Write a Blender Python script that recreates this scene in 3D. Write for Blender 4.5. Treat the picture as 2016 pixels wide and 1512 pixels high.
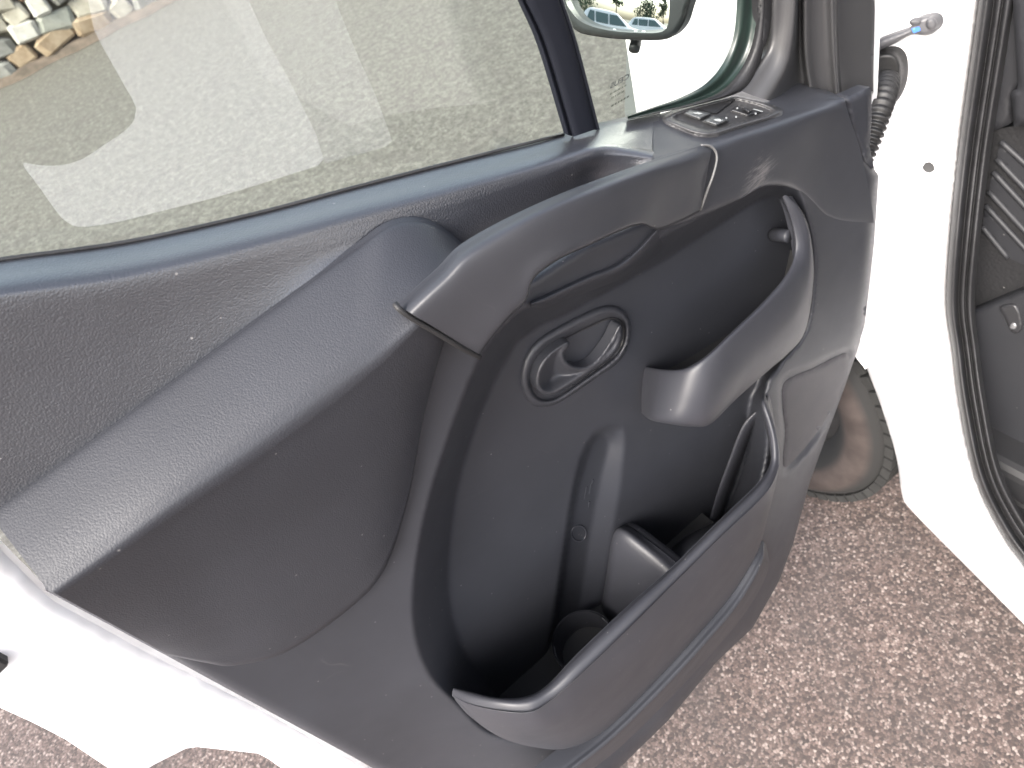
import bpy, bmesh, math, random
import numpy as np
from math import radians as ra
from mathutils import Matrix, Vector
from mathutils.geometry import delaunay_2d_cdt

for o in list(bpy.data.objects):
    bpy.data.objects.remove(o)
C = bpy.context.scene.collection
S = bpy.context.scene
random.seed(7)
RNG = np.random.default_rng(7)

# ------------------------------------------------------------------ camera
# world: X along the open door towards its hinge, Y away from the viewer, Z up
F, CX, CY = 1356.0, 1008.0, 756.0
def cam_rot(roll, pitch, yaw):
    h = np.array([math.sin(yaw), math.cos(yaw), 0.0])
    fw = h * math.cos(pitch) - np.array([0, 0, 1.0]) * math.sin(pitch)
    r = np.cross(fw, [0, 0, 1.0]); r /= np.linalg.norm(r)
    dn = np.cross(fw, r)
    return np.stack([r * math.cos(roll) + dn * math.sin(roll),
                     dn * math.cos(roll) - r * math.sin(roll), fw], 1)
ROT = cam_rot(ra(22.58), ra(44.75), ra(19.9))
CAM = np.array([0, -.5, 1.6])
cd = bpy.data.cameras.new('camera'); co = bpy.data.objects.new('camera', cd); C.objects.link(co)
m = Matrix.Identity(4)
for i in range(3):
    m[i][0] = ROT[i, 0]; m[i][1] = -ROT[i, 1]; m[i][2] = -ROT[i, 2]; m[i][3] = CAM[i]
co.matrix_world = m
cd.sensor_width = 36; cd.lens = F / 2016 * 36; cd.clip_start = .01; cd.clip_end = 500
cd.dof.use_dof = True; cd.dof.focus_distance = .66; cd.dof.aperture_fstop = 9
S.camera = co
S.render.resolution_x, S.render.resolution_y = 1024, 768

# ------------------------------------------------------------------ sky, sun, exposure
sun_dir = np.array([-1.15, -.48, 1.0]); sun_dir /= np.linalg.norm(sun_dir)
w = bpy.data.worlds.new('World'); S.world = w; w.use_nodes = True
wn = w.node_tree; bg = wn.nodes['Background']
sky = wn.nodes.new('ShaderNodeTexSky'); sky.sky_type = 'NISHITA'; sky.sun_disc = False
sky.sun_elevation = math.asin(sun_dir[2]); sky.sun_rotation = math.atan2(sun_dir[0], sun_dir[1])
sky.air_density = 1.0; sky.dust_density = 5.0; sky.ozone_density = 1.0
hs = wn.nodes.new('ShaderNodeHueSaturation'); hs.inputs['Saturation'].default_value = .62      # thin cloud
wn.links.new(sky.outputs[0], hs.inputs['Color']); wn.links.new(hs.outputs[0], bg.inputs[0]); bg.inputs[1].default_value = .15
sl = bpy.data.lights.new('sun', 'SUN'); so = bpy.data.objects.new('sun', sl); C.objects.link(so)
sl.energy = 1.3; sl.angle = ra(30); sl.color = (1, .975, .95)
so.rotation_euler = Vector(-sun_dir).to_track_quat('-Z', 'Y').to_euler()
so.location = (-3, -2, 6)
S.view_settings.view_transform = 'Standard'; S.view_settings.look = 'None'
S.view_settings.gamma = 1; S.view_settings.exposure = 2.08
S.view_settings.use_curve_mapping = False

# ------------------------------------------------------------------ measuring helpers
def rays(p):
    p = np.asarray(p, float).reshape(-1, 2)
    v = np.concatenate([p - [CX, CY], np.full((len(p), 1), F)], 1)
    return v @ ROT.T
def on_axis(p, val, ax=1):
    """points seen at p that lie at coordinate val along world axis ax"""
    r = rays(p); s = (np.asarray(val, float) - CAM[ax]) / r[:, ax]
    return CAM + r * s[:, None]
def P(x, y, v, ax=1): return on_axis([(x, y)], [v], ax)[0]
def on_plane(p, o, n, h=0.0):
    r = rays(p); s = ((o - CAM) @ n + h) / (r @ n)
    return CAM + r * np.asarray(s)[:, None]

def cat(pts, k, closed=False):
    """Catmull-Rom through pts, k steps per span"""
    p = np.asarray(pts, float); n = len(p)
    if closed:
        q = np.concatenate([p[-1:], p, p[:2]])
    else:
        q = np.concatenate([[2 * p[0] - p[1]], p, [2 * p[-1] - p[-2]]])
    out = []
    for i in range(n if closed else n - 1):
        a, b, c, d = q[i:i + 4]
        for t in np.arange(k) / k:
            out.append(.5 * (2 * b + (c - a) * t + (2 * a - 5 * b + 4 * c - d) * t * t + (3 * b - a - 3 * c + d) * t ** 3))
    if not closed: out.append(p[-1])
    return np.array(out)
def resample(poly, step, closed=True):
    p = np.asarray(poly, float)
    if closed: p = np.concatenate([p, p[:1]])
    s = np.r_[0, np.cumsum(np.linalg.norm(np.diff(p, axis=0), axis=1))]
    n = max(3, int(round(s[-1] / step)))
    t = np.linspace(0, s[-1], n + 1)
    o = np.stack([np.interp(t, s, p[:, i]) for i in range(p.shape[1])], 1)
    return o[:-1] if closed else o
def dist(pts, poly, closed=True):
    p = np.asarray(poly, float)
    if closed: p = np.concatenate([p, p[:1]])
    best = np.full(len(pts), 1e9)
    for a, b in zip(p[:-1], p[1:]):
        ab = b - a; L = ab @ ab
        if L == 0: continue
        t = np.clip(((pts - a) @ ab) / L, 0, 1)
        best = np.minimum(best, np.linalg.norm(pts - a - t[:, None] * ab, axis=1))
    return best
def inside(pts, poly):
    p = np.asarray(poly, float); q = np.roll(p, -1, 0)
    r = np.zeros(len(pts), bool); x, y = pts[:, 0], pts[:, 1]
    for a, b in zip(p, q):
        c = (a[1] > y) != (b[1] > y)
        if b[1] == a[1]: continue
        r ^= c & (x < (b[0] - a[0]) * (y - a[1]) / (b[1] - a[1]) + a[0])
    return r
def sstep(t): t = np.clip(t, 0, 1); return t * t * (3 - 2 * t)
def ramp(pts, outer, inner, soft=True):
    """0 outside the outer contour, 1 inside the inner one, smooth slope between"""
    io = inside(pts, outer); ii = inside(pts, inner)
    do = dist(pts, outer); di = dist(pts, inner)
    t = do / (do + di + 1e-9)
    t = np.where(ii, 1, np.where(io, t, 0))
    return sstep(t) if soft else np.clip((t - .06) / .88, 0, 1)
def tps(ctrl):
    c = np.asarray(ctrl, float); xy = c[:, :2] / 500; z = c[:, 2]; n = len(c)
    def K(a, b):
        r2 = ((a[:, None] - b[None]) ** 2).sum(-1); return .5 * r2 * np.log(r2 + 1e-12)
    A = np.zeros((n + 3, n + 3)); A[:n, :n] = K(xy, xy) + np.eye(n) * 1e-5
    A[:n, n] = 1; A[:n, n + 1:] = xy; A[n, :n] = 1; A[n + 1:, :n] = xy.T
    s = np.linalg.solve(A, np.r_[z, 0, 0, 0])
    return lambda p: K(p / 500, xy) @ s[:n] + s[n] + (p / 500) @ s[n + 1:]

# ------------------------------------------------------------------ mesh helpers
def link(name, me, mat, parent=None, smooth=True):
    o = bpy.data.objects.new(name, me); C.objects.link(o)
    if mat: me.materials.append(mat)
    if parent: o.parent = parent
    if smooth: me.polygons.foreach_set('use_smooth', [True] * len(me.polygons))
    return o
def mesh(name, v, f, mat, parent=None, smooth=True):
    me = bpy.data.meshes.new(name)
    me.from_pydata([tuple(map(float, x)) for x in v], [], [tuple(map(int, x)) for x in f]); me.update()
    return link(name, me, mat, parent, smooth)
def face_cam(v, f):
    v = np.asarray(v); out = []
    for t in f:
        a, b, c = v[t[0]], v[t[1]], v[t[2]]
        n = np.cross(b - a, c - a)
        out.append(tuple(t) if n @ (CAM - a) > 0 else tuple(t[::-1]))
    return out
def tri2d(outline, step, holes=()):
    o = resample(outline, step)
    hs = [resample(h, step) for h in holes]
    x0, y0 = o.min(0); x1, y1 = o.max(0)
    g = []
    for j, y in enumerate(np.arange(y0, y1, step * .87)):
        for x in np.arange(x0 + (j % 2) * step / 2, x1, step): g.append((x, y))
    g = np.array(g) if g else np.zeros((0, 2))
    if len(g):
        k = inside(g, o) & (dist(g, o) > step * .55)
        for h in hs: k &= ~inside(g, h) & (dist(g, h) > step * .55)
        g = g[k]
    allp = np.concatenate([o] + hs + [g])
    edges = []; n = 0
    for q in [o] + hs:
        edges += [(n + i, n + (i + 1) % len(q)) for i in range(len(q))]; n += len(q)
    r = delaunay_2d_cdt([Vector(p) for p in allp], edges, [], 0, 1e-6)
    v = np.array([tuple(p) for p in r[0]]); f = np.array(r[2])
    cen = v[f].mean(1); k = inside(cen, o)
    for h in hs: k &= ~inside(cen, h)
    return v, f[k]
def patch(name, outline, depth, mat, parent, step=9, ax=1, holes=(), roll=None, skirt=0.0, skirt_dir=None, extra=None):
    """surface over an outline; depth(pts) gives coordinate along ax; edge rolls back over roll=(width, drop)"""
    v2, f = tri2d(outline, step, holes)
    d = depth(v2) if callable(depth) else np.full(len(v2), float(depth))
    if roll:
        e = dist(v2, np.asarray(outline, float)); t = np.clip(1 - e / roll[0], 0, 1)
        d = d + roll[1] * (1 - np.sqrt(np.clip(1 - t * t, 0, 1)))
    v3 = on_axis(v2, d, ax)
    return finish(name, v3, f, mat, parent, skirt, skirt_dir if skirt_dir is not None else np.eye(3)[ax])
def finish(name, v3, f, mat, parent, skirt=0.0, sdir=None):
    f = face_cam(v3, f); v3 = list(v3)
    if skirt:
        cnt = {}
        for t in f:
            for i in range(len(t)):
                a, b = t[i], t[(i + 1) % len(t)]
                cnt[(a, b)] = cnt.get((a, b), 0) + 1
        f = list(f); mp = {}
        def cp(i, off):
            if (i, off) not in mp:
                mp[(i, off)] = len(v3); v3.append(v3[i] + np.asarray(sdir) * skirt * off)
            return mp[(i, off)]
        for (a, b) in list(cnt):
            if (b, a) not in cnt:
                f.append((cp(b, 0), cp(a, 0), cp(a, 1), cp(b, 1)))
    return mesh(name, v3, f, mat, parent)
def plane_patch(name, outline, o, n, mat, parent, h=0.0, step=6, holes=(), roll=None, skirt=0.0):
    v2, f = tri2d(outline, step, holes)
    hh = h(v2) if callable(h) else np.full(len(v2), float(h))
    if roll:
        e = dist(v2, np.asarray(outline, float)); t = np.clip(1 - e / roll[0], 0, 1)
        hh = hh - roll[1] * (1 - np.sqrt(np.clip(1 - t * t, 0, 1)))
    return finish(name, on_plane(v2, o, n, hh), f, mat, parent, skirt, -n)
def loft3(name, rows, mat, parent, nu=8, nv=6, closed_u=False, cam=True):
    R = np.asarray([cat(r, nu, closed_u) for r in rows])
    G = np.asarray([cat(R[:, i], nv) for i in range(R.shape[1])]).transpose(1, 0, 2)
    a, b = G.shape[:2]; v = G.reshape(-1, 3); f = []
    for i in range(a - 1):
        for j in range(b if closed_u else b - 1):
            k = (j + 1) % b
            f.append((i * b + j, i * b + k, (i + 1) * b + k, (i + 1) * b + j))
    if cam: f = face_cam(v, f)
    return mesh(name, v, f, mat, parent)
def loft(name, rows, mat, parent, ax=1, **k):
    return loft3(name, [[P(x, y, d, ax) for x, y, d in r] for r in rows], mat, parent, **k)
def tube(name, pts, rad, mat, parent, k=6, n=12, rfun=None):
    p = cat(pts, k); v = []; f = []
    ref = np.array([0, 0, 1.0])
    for i in range(len(p)):
        t = p[min(i + 1, len(p) - 1)] - p[max(i - 1, 0)]; t /= np.linalg.norm(t)
        a = np.cross(t, ref); a /= np.linalg.norm(a); b = np.cross(t, a)
        r = rfun(i / (len(p) - 1)) if rfun else rad
        for j in range(n):
            an = 2 * math.pi * j / n; v.append(p[i] + r * (a * math.cos(an) + b * math.sin(an)))
    for i in range(len(p) - 1):
        for j in range(n):
            f.append((i * n + j, i * n + (j + 1) % n, (i + 1) * n + (j + 1) % n, (i + 1) * n + j))
    f.append(tuple(range(n))[::-1]); f.append(tuple(range((len(p) - 1) * n, len(p) * n)))
    return mesh(name, v, f, mat, parent)
def solid(o, t, off=-1):
    md = o.modifiers.new('thickness', 'SOLIDIFY'); md.thickness = t; md.offset = off; return o
def empty(name, loc, label=None, cat_=None, group=None):
    o = bpy.data.objects.new(name, None); C.objects.link(o); o.location = loc; o.empty_display_size = .05
    bpy.context.view_layer.update()
    if label: o['label'] = label; o['category'] = cat_
    if group: o['group'] = group
    return o
def adopt(root):
    """children were built in world coordinates: keep them there"""
    inv = Matrix.Translation(root.location).inverted()
    for c in root.children: c.matrix_parent_inverse = inv

# ------------------------------------------------------------------ materials
def mat(name):
    x = bpy.data.materials.new(name); x.use_nodes = True
    return x, x.node_tree, x.node_tree.nodes['Principled BSDF']
def N(t, kind, **k):
    n = t.nodes.new(kind)
    for a, b in k.items():
        if a.startswith('i_'): n.inputs[a[2:].replace('_', ' ')].default_value = b
        else: setattr(n, a, b)
    return n
def mixc(t, fac, a, b):
    n = t.nodes.new('ShaderNodeMix'); n.data_type = 'RGBA'
    for s, v in ((0, fac), (6, a), (7, b)):
        if hasattr(v, 'type') and hasattr(v, 'links'): t.links.new(v, n.inputs[s])
        elif s == 0: n.inputs[0].default_value = v
        else: n.inputs[s].default_value = (*v, 1)
    return n.outputs[2]
def rampn(t, src, stops):
    r = t.nodes.new('ShaderNodeValToRGB'); e = r.color_ramp.elements
    while len(e) < len(stops): e.new(.5)
    for i, (p, c) in enumerate(stops):
        e[i].position = p; e[i].color = (*c, 1) if len(c) == 3 else c
    t.links.new(src, r.inputs[0]); return r.outputs[0]
def plastic(name, col, rough=.5, grain=0, bump=.3, dust=.5, spec=.5, scuff=None):
    x, t, b = mat(name)
    tc = N(t, 'ShaderNodeNewGeometry').outputs['Position']
    # fine dust specks and faint rubbed areas
    v = N(t, 'ShaderNodeTexVoronoi', i_Scale=95.0); t.links.new(tc, v.inputs['Vector'])
    wn_ = N(t, 'ShaderNodeTexWhiteNoise'); t.links.new(v.outputs['Position'], wn_.inputs[0])
    sm = N(t, 'ShaderNodeMath', operation='LESS_THAN'); t.links.new(v.outputs['Distance'], sm.inputs[0]); sm.inputs[1].default_value = .085
    s2 = N(t, 'ShaderNodeMath', operation='GREATER_THAN'); t.links.new(wn_.outputs['Value'], s2.inputs[0]); s2.inputs[1].default_value = 1 - .11 * dust
    s3 = N(t, 'ShaderNodeMath', operation='MULTIPLY'); t.links.new(sm.outputs[0], s3.inputs[0]); t.links.new(s2.outputs[0], s3.inputs[1])
    s4 = N(t, 'ShaderNodeMath', operation='MULTIPLY'); t.links.new(s3.outputs[0], s4.inputs[0]); s4.inputs[1].default_value = .45
    n1 = N(t, 'ShaderNodeTexNoise', i_Scale=7.0, i_Detail=5.0, i_Roughness=.6); t.links.new(tc, n1.inputs['Vector'])
    base = rampn(t, n1.outputs['Fac'], [(.3, [c * .9 for c in col]), (.7, [c * 1.12 for c in col])])
    c2 = mixc(t, s4.outputs[0], base, (.30, .29, .28))
    if dust >= .8:
        sc = N(t, 'ShaderNodeTexVoronoi', i_Scale=9.0, feature='DISTANCE_TO_EDGE'); ws = N(t, 'ShaderNodeTexNoise', i_Scale=14.0); t.links.new(tc, ws.inputs['Vector'])
        wv = N(t, 'ShaderNodeVectorMath', operation='MULTIPLY_ADD'); t.links.new(ws.outputs['Color'], wv.inputs[0]); wv.inputs[1].default_value = (.05,) * 3; t.links.new(tc, wv.inputs[2]); t.links.new(wv.outputs[0], sc.inputs['Vector'])
        l1 = N(t, 'ShaderNodeMath', operation='LESS_THAN'); t.links.new(sc.outputs['Distance'], l1.inputs[0]); l1.inputs[1].default_value = .0035
        ms = N(t, 'ShaderNodeTexNoise', i_Scale=16.0, i_Detail=4.0); t.links.new(tc, ms.inputs['Vector'])
        mm_ = N(t, 'ShaderNodeMapRange'); t.links.new(ms.outputs['Fac'], mm_.inputs[0]); mm_.inputs[1].default_value = .54; mm_.inputs[2].default_value = .7; mm_.inputs[4].default_value = .08
        l2 = N(t, 'ShaderNodeMath', operation='MULTIPLY'); t.links.new(l1.outputs[0], l2.inputs[0]); t.links.new(mm_.outputs[0], l2.inputs[1])
        c2 = mixc(t, l2.outputs[0], c2, (.16, .155, .15))
    if scuff is not None:
        # a rubbed, scratched place: centre, radius
        d = N(t, 'ShaderNodeVectorMath', operation='DISTANCE'); t.links.new(tc, d.inputs[0]); d.inputs[1].default_value = tuple(scuff[0])
        mk = N(t, 'ShaderNodeMapRange'); t.links.new(d.outputs['Value'], mk.inputs[0]); mk.inputs[1].default_value = scuff[1]; mk.inputs[2].default_value = 0
        mp = N(t, 'ShaderNodeMapping'); t.links.new(tc, mp.inputs[0]); mp.inputs['Rotation'].default_value = (0, ra(28), 0); mp.inputs['Scale'].default_value = (40, 60, 190)
        nz = N(t, 'ShaderNodeTexNoise', i_Scale=1.6, i_Detail=6.0, i_Roughness=.7); t.links.new(mp.outputs[0], nz.inputs['Vector'])
        mm = N(t, 'ShaderNodeMath', operation='MULTIPLY'); t.links.new(nz.outputs['Fac'], mm.inputs[0]); t.links.new(mk.outputs[0], mm.inputs[1])
        mr = N(t, 'ShaderNodeMapRange'); t.links.new(mm.outputs[0], mr.inputs[0]); mr.inputs[1].default_value = .36; mr.inputs[2].default_value = .58; mr.inputs[4].default_value = .6
        c2 = mixc(t, mr.outputs[0], c2, (.20, .19, .19))
    t.links.new(c2, b.inputs['Base Color'])
    n2 = N(t, 'ShaderNodeTexNoise', i_Scale=24.0, i_Detail=4.0); t.links.new(tc, n2.inputs['Vector'])
    rr = N(t, 'ShaderNodeMapRange'); t.links.new(n2.outputs['Fac'], rr.inputs[0]); rr.inputs[3].default_value = rough - .06; rr.inputs[4].default_value = rough + .07
    t.links.new(rr.outputs[0], b.inputs['Roughness'])
    b.inputs['Specular IOR Level'].default_value = spec
    if grain:
        g = N(t, 'ShaderNodeTexVoronoi', i_Scale=float(grain), feature='SMOOTH_F1'); g.inputs['Smoothness'].default_value = .25
        wp = N(t, 'ShaderNodeTexNoise', i_Scale=grain * .6, i_Detail=2.0); t.links.new(tc, wp.inputs['Vector'])
        av = N(t, 'ShaderNodeVectorMath', operation='MULTIPLY_ADD'); t.links.new(wp.outputs['Color'], av.inputs[0]); av.inputs[1].default_value = (.3 / grain,) * 3; t.links.new(tc, av.inputs[2])
        t.links.new(av.outputs[0], g.inputs['Vector'])
        bp = N(t, 'ShaderNodeBump', i_Strength=bump, i_Distance=.0006); bp.invert = True
        t.links.new(g.outputs['Distance'], bp.inputs['Height']); t.links.new(bp.outputs[0], b.inputs['Normal'])
    return x
def paint_mat(name, col, rough=.3, coat=.5):
    x, t, b = mat(name)
    tc = N(t, 'ShaderNodeNewGeometry').outputs['Position']
    n1 = N(t, 'ShaderNodeTexNoise', i_Scale=5.0, i_Detail=6.0); t.links.new(tc, n1.inputs['Vector'])
    t.links.new(rampn(t, n1.outputs['Fac'], [(.3, [c * .96 for c in col]), (.6, col)]), b.inputs['Base Color'])
    b.inputs['Roughness'].default_value = rough; b.inputs['Coat Weight'].default_value = coat; b.inputs['Coat Roughness'].default_value = .08
    return x
def rubber_mat(name, col, rough=.6, bscale=250, bump=.4):
    x, t, b = mat(name)
    tc = N(t, 'ShaderNodeNewGeometry').outputs['Position']
    n1 = N(t, 'ShaderNodeTexNoise', i_Scale=30.0, i_Detail=6.0); t.links.new(tc, n1.inputs['Vector'])
    t.links.new(rampn(t, n1.outputs['Fac'], [(.35, [c * .75 for c in col]), (.7, [c * 1.3 for c in col])]), b.inputs['Base Color'])
    b.inputs['Roughness'].default_value = rough
    g = N(t, 'ShaderNodeTexNoise', i_Scale=float(bscale), i_Detail=3.0); t.links.new(tc, g.inputs['Vector'])
    bp = N(t, 'ShaderNodeBump', i_Strength=bump, i_Distance=.001); t.links.new(g.outputs['Fac'], bp.inputs['Height']); t.links.new(bp.outputs[0], b.inputs['Normal'])
    return x
def glass_mat(name, tint, refl=1.0):
    x = bpy.data.materials.new(name); x.use_nodes = True; t = x.node_tree
    t.nodes.remove(t.nodes['Principled BSDF']); out = t.nodes['Material Output']
    tr = N(t, 'ShaderNodeBsdfTransparent'); tr.inputs[0].default_value = (*tint, 1)
    gl = N(t, 'ShaderNodeBsdfGlossy'); gl.inputs['Roughness'].default_value = .02
    fr = N(t, 'ShaderNodeFresnel', i_IOR=1.5); mu = N(t, 'ShaderNodeMath', operation='MULTIPLY'); mu.inputs[1].default_value = refl
    t.links.new(fr.outputs[0], mu.inputs[0])
    mx = N(t, 'ShaderNodeMixShader'); t.links.new(mu.outputs[0], mx.inputs[0]); t.links.new(tr.outputs[0], mx.inputs[1]); t.links.new(gl.outputs[0], mx.inputs[2])
    t.links.new(mx.outputs[0], out.inputs[0]); return x
def veil_mat(name, amount):
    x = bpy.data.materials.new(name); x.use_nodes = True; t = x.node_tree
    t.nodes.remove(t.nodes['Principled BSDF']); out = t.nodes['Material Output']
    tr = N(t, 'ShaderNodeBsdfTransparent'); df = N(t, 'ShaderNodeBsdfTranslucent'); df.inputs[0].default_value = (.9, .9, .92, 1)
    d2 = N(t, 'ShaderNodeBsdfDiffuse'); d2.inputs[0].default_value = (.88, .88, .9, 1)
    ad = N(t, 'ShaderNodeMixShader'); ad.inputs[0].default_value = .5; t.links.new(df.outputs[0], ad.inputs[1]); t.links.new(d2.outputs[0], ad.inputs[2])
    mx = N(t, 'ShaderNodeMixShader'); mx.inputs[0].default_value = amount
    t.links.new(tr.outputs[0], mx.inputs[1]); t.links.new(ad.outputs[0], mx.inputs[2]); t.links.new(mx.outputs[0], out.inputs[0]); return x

DK = (.0208, .0222, .0278)
M_grain = plastic('grained_dark_plastic', DK, .50, 820, .27, .6, spec=.45)
M_belt = plastic('belt_dark_plastic', DK, .33, 760, .42, .6, spec=1.0)
_b = M_belt.node_tree.nodes['Principled BSDF']; _b.inputs['Coat Weight'].default_value = .38; _b.inputs['Coat Roughness'].default_value = .30
M_smooth = plastic('smooth_dark_plastic', DK, .50, 1300, .12, 1.0)
M_front = plastic('scuffed_dark_plastic', DK, .50, 1300, .12, 1.0, scuff=(P(1495, 350, -.07), .085))
_b = M_front.node_tree.nodes['Principled BSDF']; _b.inputs['Coat Weight'].default_value = .25; _b.inputs['Coat Roughness'].default_value = .35
M_handle = plastic('handle_plastic', (.0245, .0256, .031), .47, 1400, .10, .8)
M_pocket = plastic('pocket_plastic', (.0235, .0245, .0305), .50, 1300, .12, 1.0)
M_rim = plastic('pale_seam_plastic', (.10, .10, .10), .45, 0, 0, 0)
M_corner = plastic('satin_dark_plastic', (.034, .034, .036), .40, 1300, .08, .6)
M_gloss = plastic('switch_plastic', (.022, .022, .024), .36, 0, 0, .2)
M_black = plastic('black_plastic_and_shade', (.008, .008, .009), .6, 0, 0, .1)  # also stands in for the shade in gaps and holes
M_speaker = plastic('perforated_plastic', (.026, .025, .030), .55, 900, .7, .3)
M_white = paint_mat('white_body_paint', (.74, .74, .755))
M_rub = rubber_mat('black_rubber', (.020, .020, .021), .5)
M_seal = rubber_mat('door_seal_rubber', (.013, .013, .0145), .55, 420, .5)
M_boot = rubber_mat('grey_rubber', (.013, .013, .0135), .5)
M_steel = paint_mat('dull_steel', (.42, .42, .43), .35, .1); M_steel.node_tree.nodes['Principled BSDF'].inputs['Metallic'].default_value = .8
M_blue = paint_mat('blue_paint_dab', (.05, .16, .62), .5, 0)
M_print = paint_mat('white_symbol_print', (.32, .33, .32), .5, 0)
M_ink = paint_mat('glass_marking_ink', (.03, .035, .035), .6, 0)
M_glass = glass_mat('green_tinted_glass', (.87, .915, .86))
M_glass_edge = rubber_mat('green_black_glass_border', (.012, .021, .018), .3, 120, .3)
M_veil = veil_mat('painted_reflection', .165)  # whitish veil standing in for a reflection on the glass
M_veil2 = veil_mat('painted_reflection_faint', .075)  # fainter veil for the edge of the same reflection

# ================================================================== THE GROUND
def ground_mat():
    x, t, b = mat('chip_asphalt')
    tc = N(t, 'ShaderNodeNewGeometry').outputs['Position']
    v = N(t, 'ShaderNodeTexVoronoi', i_Scale=185.0); t.links.new(tc, v.inputs['Vector'])
    wn_ = N(t, 'ShaderNodeTexWhiteNoise'); t.links.new(v.outputs['Position'], wn_.inputs[0])
    near = rampn(t, wn_.outputs['Value'], [(0, (.034, .027, .025)), (.25, (.062, .045, .040)), (.55, (.105, .075, .066)), (.85, (.165, .124, .109)), (1, (.29, .24, .215))])
    far = rampn(t, wn_.outputs['Value'], [(0, (.08, .078, .066)), (.4, (.12, .117, .10)), (.8, (.155, .152, .13)), (1, (.23, .225, .20))])
    sp = N(t, 'ShaderNodeSeparateXYZ'); t.links.new(tc, sp.inputs[0])
    n0 = N(t, 'ShaderNodeTexNoise', i_Scale=2.5, i_Detail=6.0); t.links.new(tc, n0.inputs['Vector'])
    ad = N(t, 'ShaderNodeMath', operation='MULTIPLY_ADD'); t.links.new(n0.outputs['Fac'], ad.inputs[0]); ad.inputs[1].default_value = .5; t.links.new(sp.outputs['Y'], ad.inputs[2])
    mr = N(t, 'ShaderNodeMapRange'); t.links.new(ad.outputs[0], mr.inputs[0]); mr.inputs[1].default_value = 1.5; mr.inputs[2].default_value = 1.8
    mo_ = N(t, 'ShaderNodeTexNoise', i_Scale=62.0, i_Detail=3.0, i_Roughness=.6); t.links.new(tc, mo_.inputs['Vector'])
    far = mixc(t, .72, far, rampn(t, mo_.outputs['Fac'], [(.36, (.045, .044, .036)), (.5, (.105, .103, .086)), (.66, (.24, .235, .205))]))
    mb_ = N(t, 'ShaderNodeTexNoise', i_Scale=21.0, i_Detail=3.0, i_Roughness=.7); t.links.new(tc, mb_.inputs['Vector'])
    far = mixc(t, .30, far, rampn(t, mb_.outputs['Fac'], [(.38, (.03, .03, .024)), (.5, (.11, .108, .09)), (.62, (.30, .295, .26))]))
    c = mixc(t, mr.outputs[0], near, far)
    # dark binder between the chips, broad stains
    e = N(t, 'ShaderNodeTexVoronoi', i_Scale=185.0, feature='DISTANCE_TO_EDGE'); t.links.new(tc, e.inputs['Vector'])
    em = N(t, 'ShaderNodeMapRange'); t.links.new(e.outputs['Distance'], em.inputs[0]); em.inputs[1].default_value = .02; em.inputs[2].default_value = .16; em.inputs[3].default_value = .65; em.inputs[4].default_value = 0
    c = mixc(t, em.outputs[0], c, (.040, .034, .032))
    n1 = N(t, 'ShaderNodeTexNoise', i_Scale=5.0, i_Detail=8.0, i_Roughness=.62); t.links.new(tc, n1.inputs['Vector'])
    st = N(t, 'ShaderNodeMapRange'); t.links.new(n1.outputs['Fac'], st.inputs[0]); st.inputs[1].default_value = .48; st.inputs[2].default_value = .70; st.inputs[4].default_value = .38
    c = mixc(t, st.outputs[0], c, (.06, .052, .05))
    t.links.new(c, b.inputs['Base Color']); b.inputs['Roughness'].default_value = .85
    bp = N(t, 'ShaderNodeBump', i_Strength=.3, i_Distance=.003); t.links.new(em.outputs[0], bp.inputs['Height']); bp.invert = True
    t.links.new(bp.outputs[0], b.inputs['Normal'])
    return x
g = mesh('ground', [(-150, -150, 0), (150, -150, 0), (150, 150, 0), (-150, 150, 0)], [(0, 1, 2, 3)], ground_mat())
g['kind'] = 'structure'

# ================================================================== THE DOOR
VAN = empty('van', (1.0, -.2, 0), 'white van with its driver door open showing black plastic door trim', 'van')
D = empty('door', (0, 0, 0)); D.parent = VAN; V = VAN

# ---- base surface of the card behind all the relief
base = tps([(1390, 415, -.07), (1480, 375, -.065), (1560, 330, -.055), (1620, 300, -.05), (1700, 330, -.046), (1728, 345, -.046), (1722, 500, -.047),
            (1698, 650, -.050), (1640, 520, -.043), (1640, 640, -.048), (1655, 770, -.058), (1594, 950, -.07), (1562, 1069, -.09), (1534, 1144, -.10), (1482, 1236, -.117),
            (1411, 1303, -.133), (1316, 1418, -.145), (1220, 1512, -.15), (1150, 1620, -.16), (940, 700, -.083), (850, 690, -.083), (832, 820, -.072), (800, 985, -.064), (752, 1122, -.056),
            (680, 1200, -.05), (560, 1281, -.042), (460, 1308, -.038), (330, 1288, -.040), (200, 1222, -.045), (90, 1165, -.05), (735, 1512, -.032), (900, 1600, -.04), (600, 1440, -.034), (808, 1150, -.058),
            (890, 1390, -.062), (1000, 1490, -.085), (1113, 1512, -.125), (1250, 1400, -.13), (1400, 1230, -.135), (1500, 1080, -.112), (600, 900, -.06), (1000, 620, -.08), (1290, 450, -.075),
            (300, 1040, -.06), (1620, 420, -.045)])
REC_O = cat([(940, 705), (882, 850), (832, 1010), (808, 1150), (810, 1250), (838, 1330), (890, 1385), (960, 1448), (1060, 1462), (1180, 1420), (1320, 1290), (1410, 1150), (1466, 1040), (1502, 940), (1514, 860),
             (1508, 772), (1540, 716), (1588, 655), (1604, 560), (1604, 480), (1585, 400), (1560, 350), (1520, 352), (1450, 388), (1390, 418), (1290, 470), (1160, 550), (1080, 592), (1030, 606), (985, 645)], 5, True)
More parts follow.
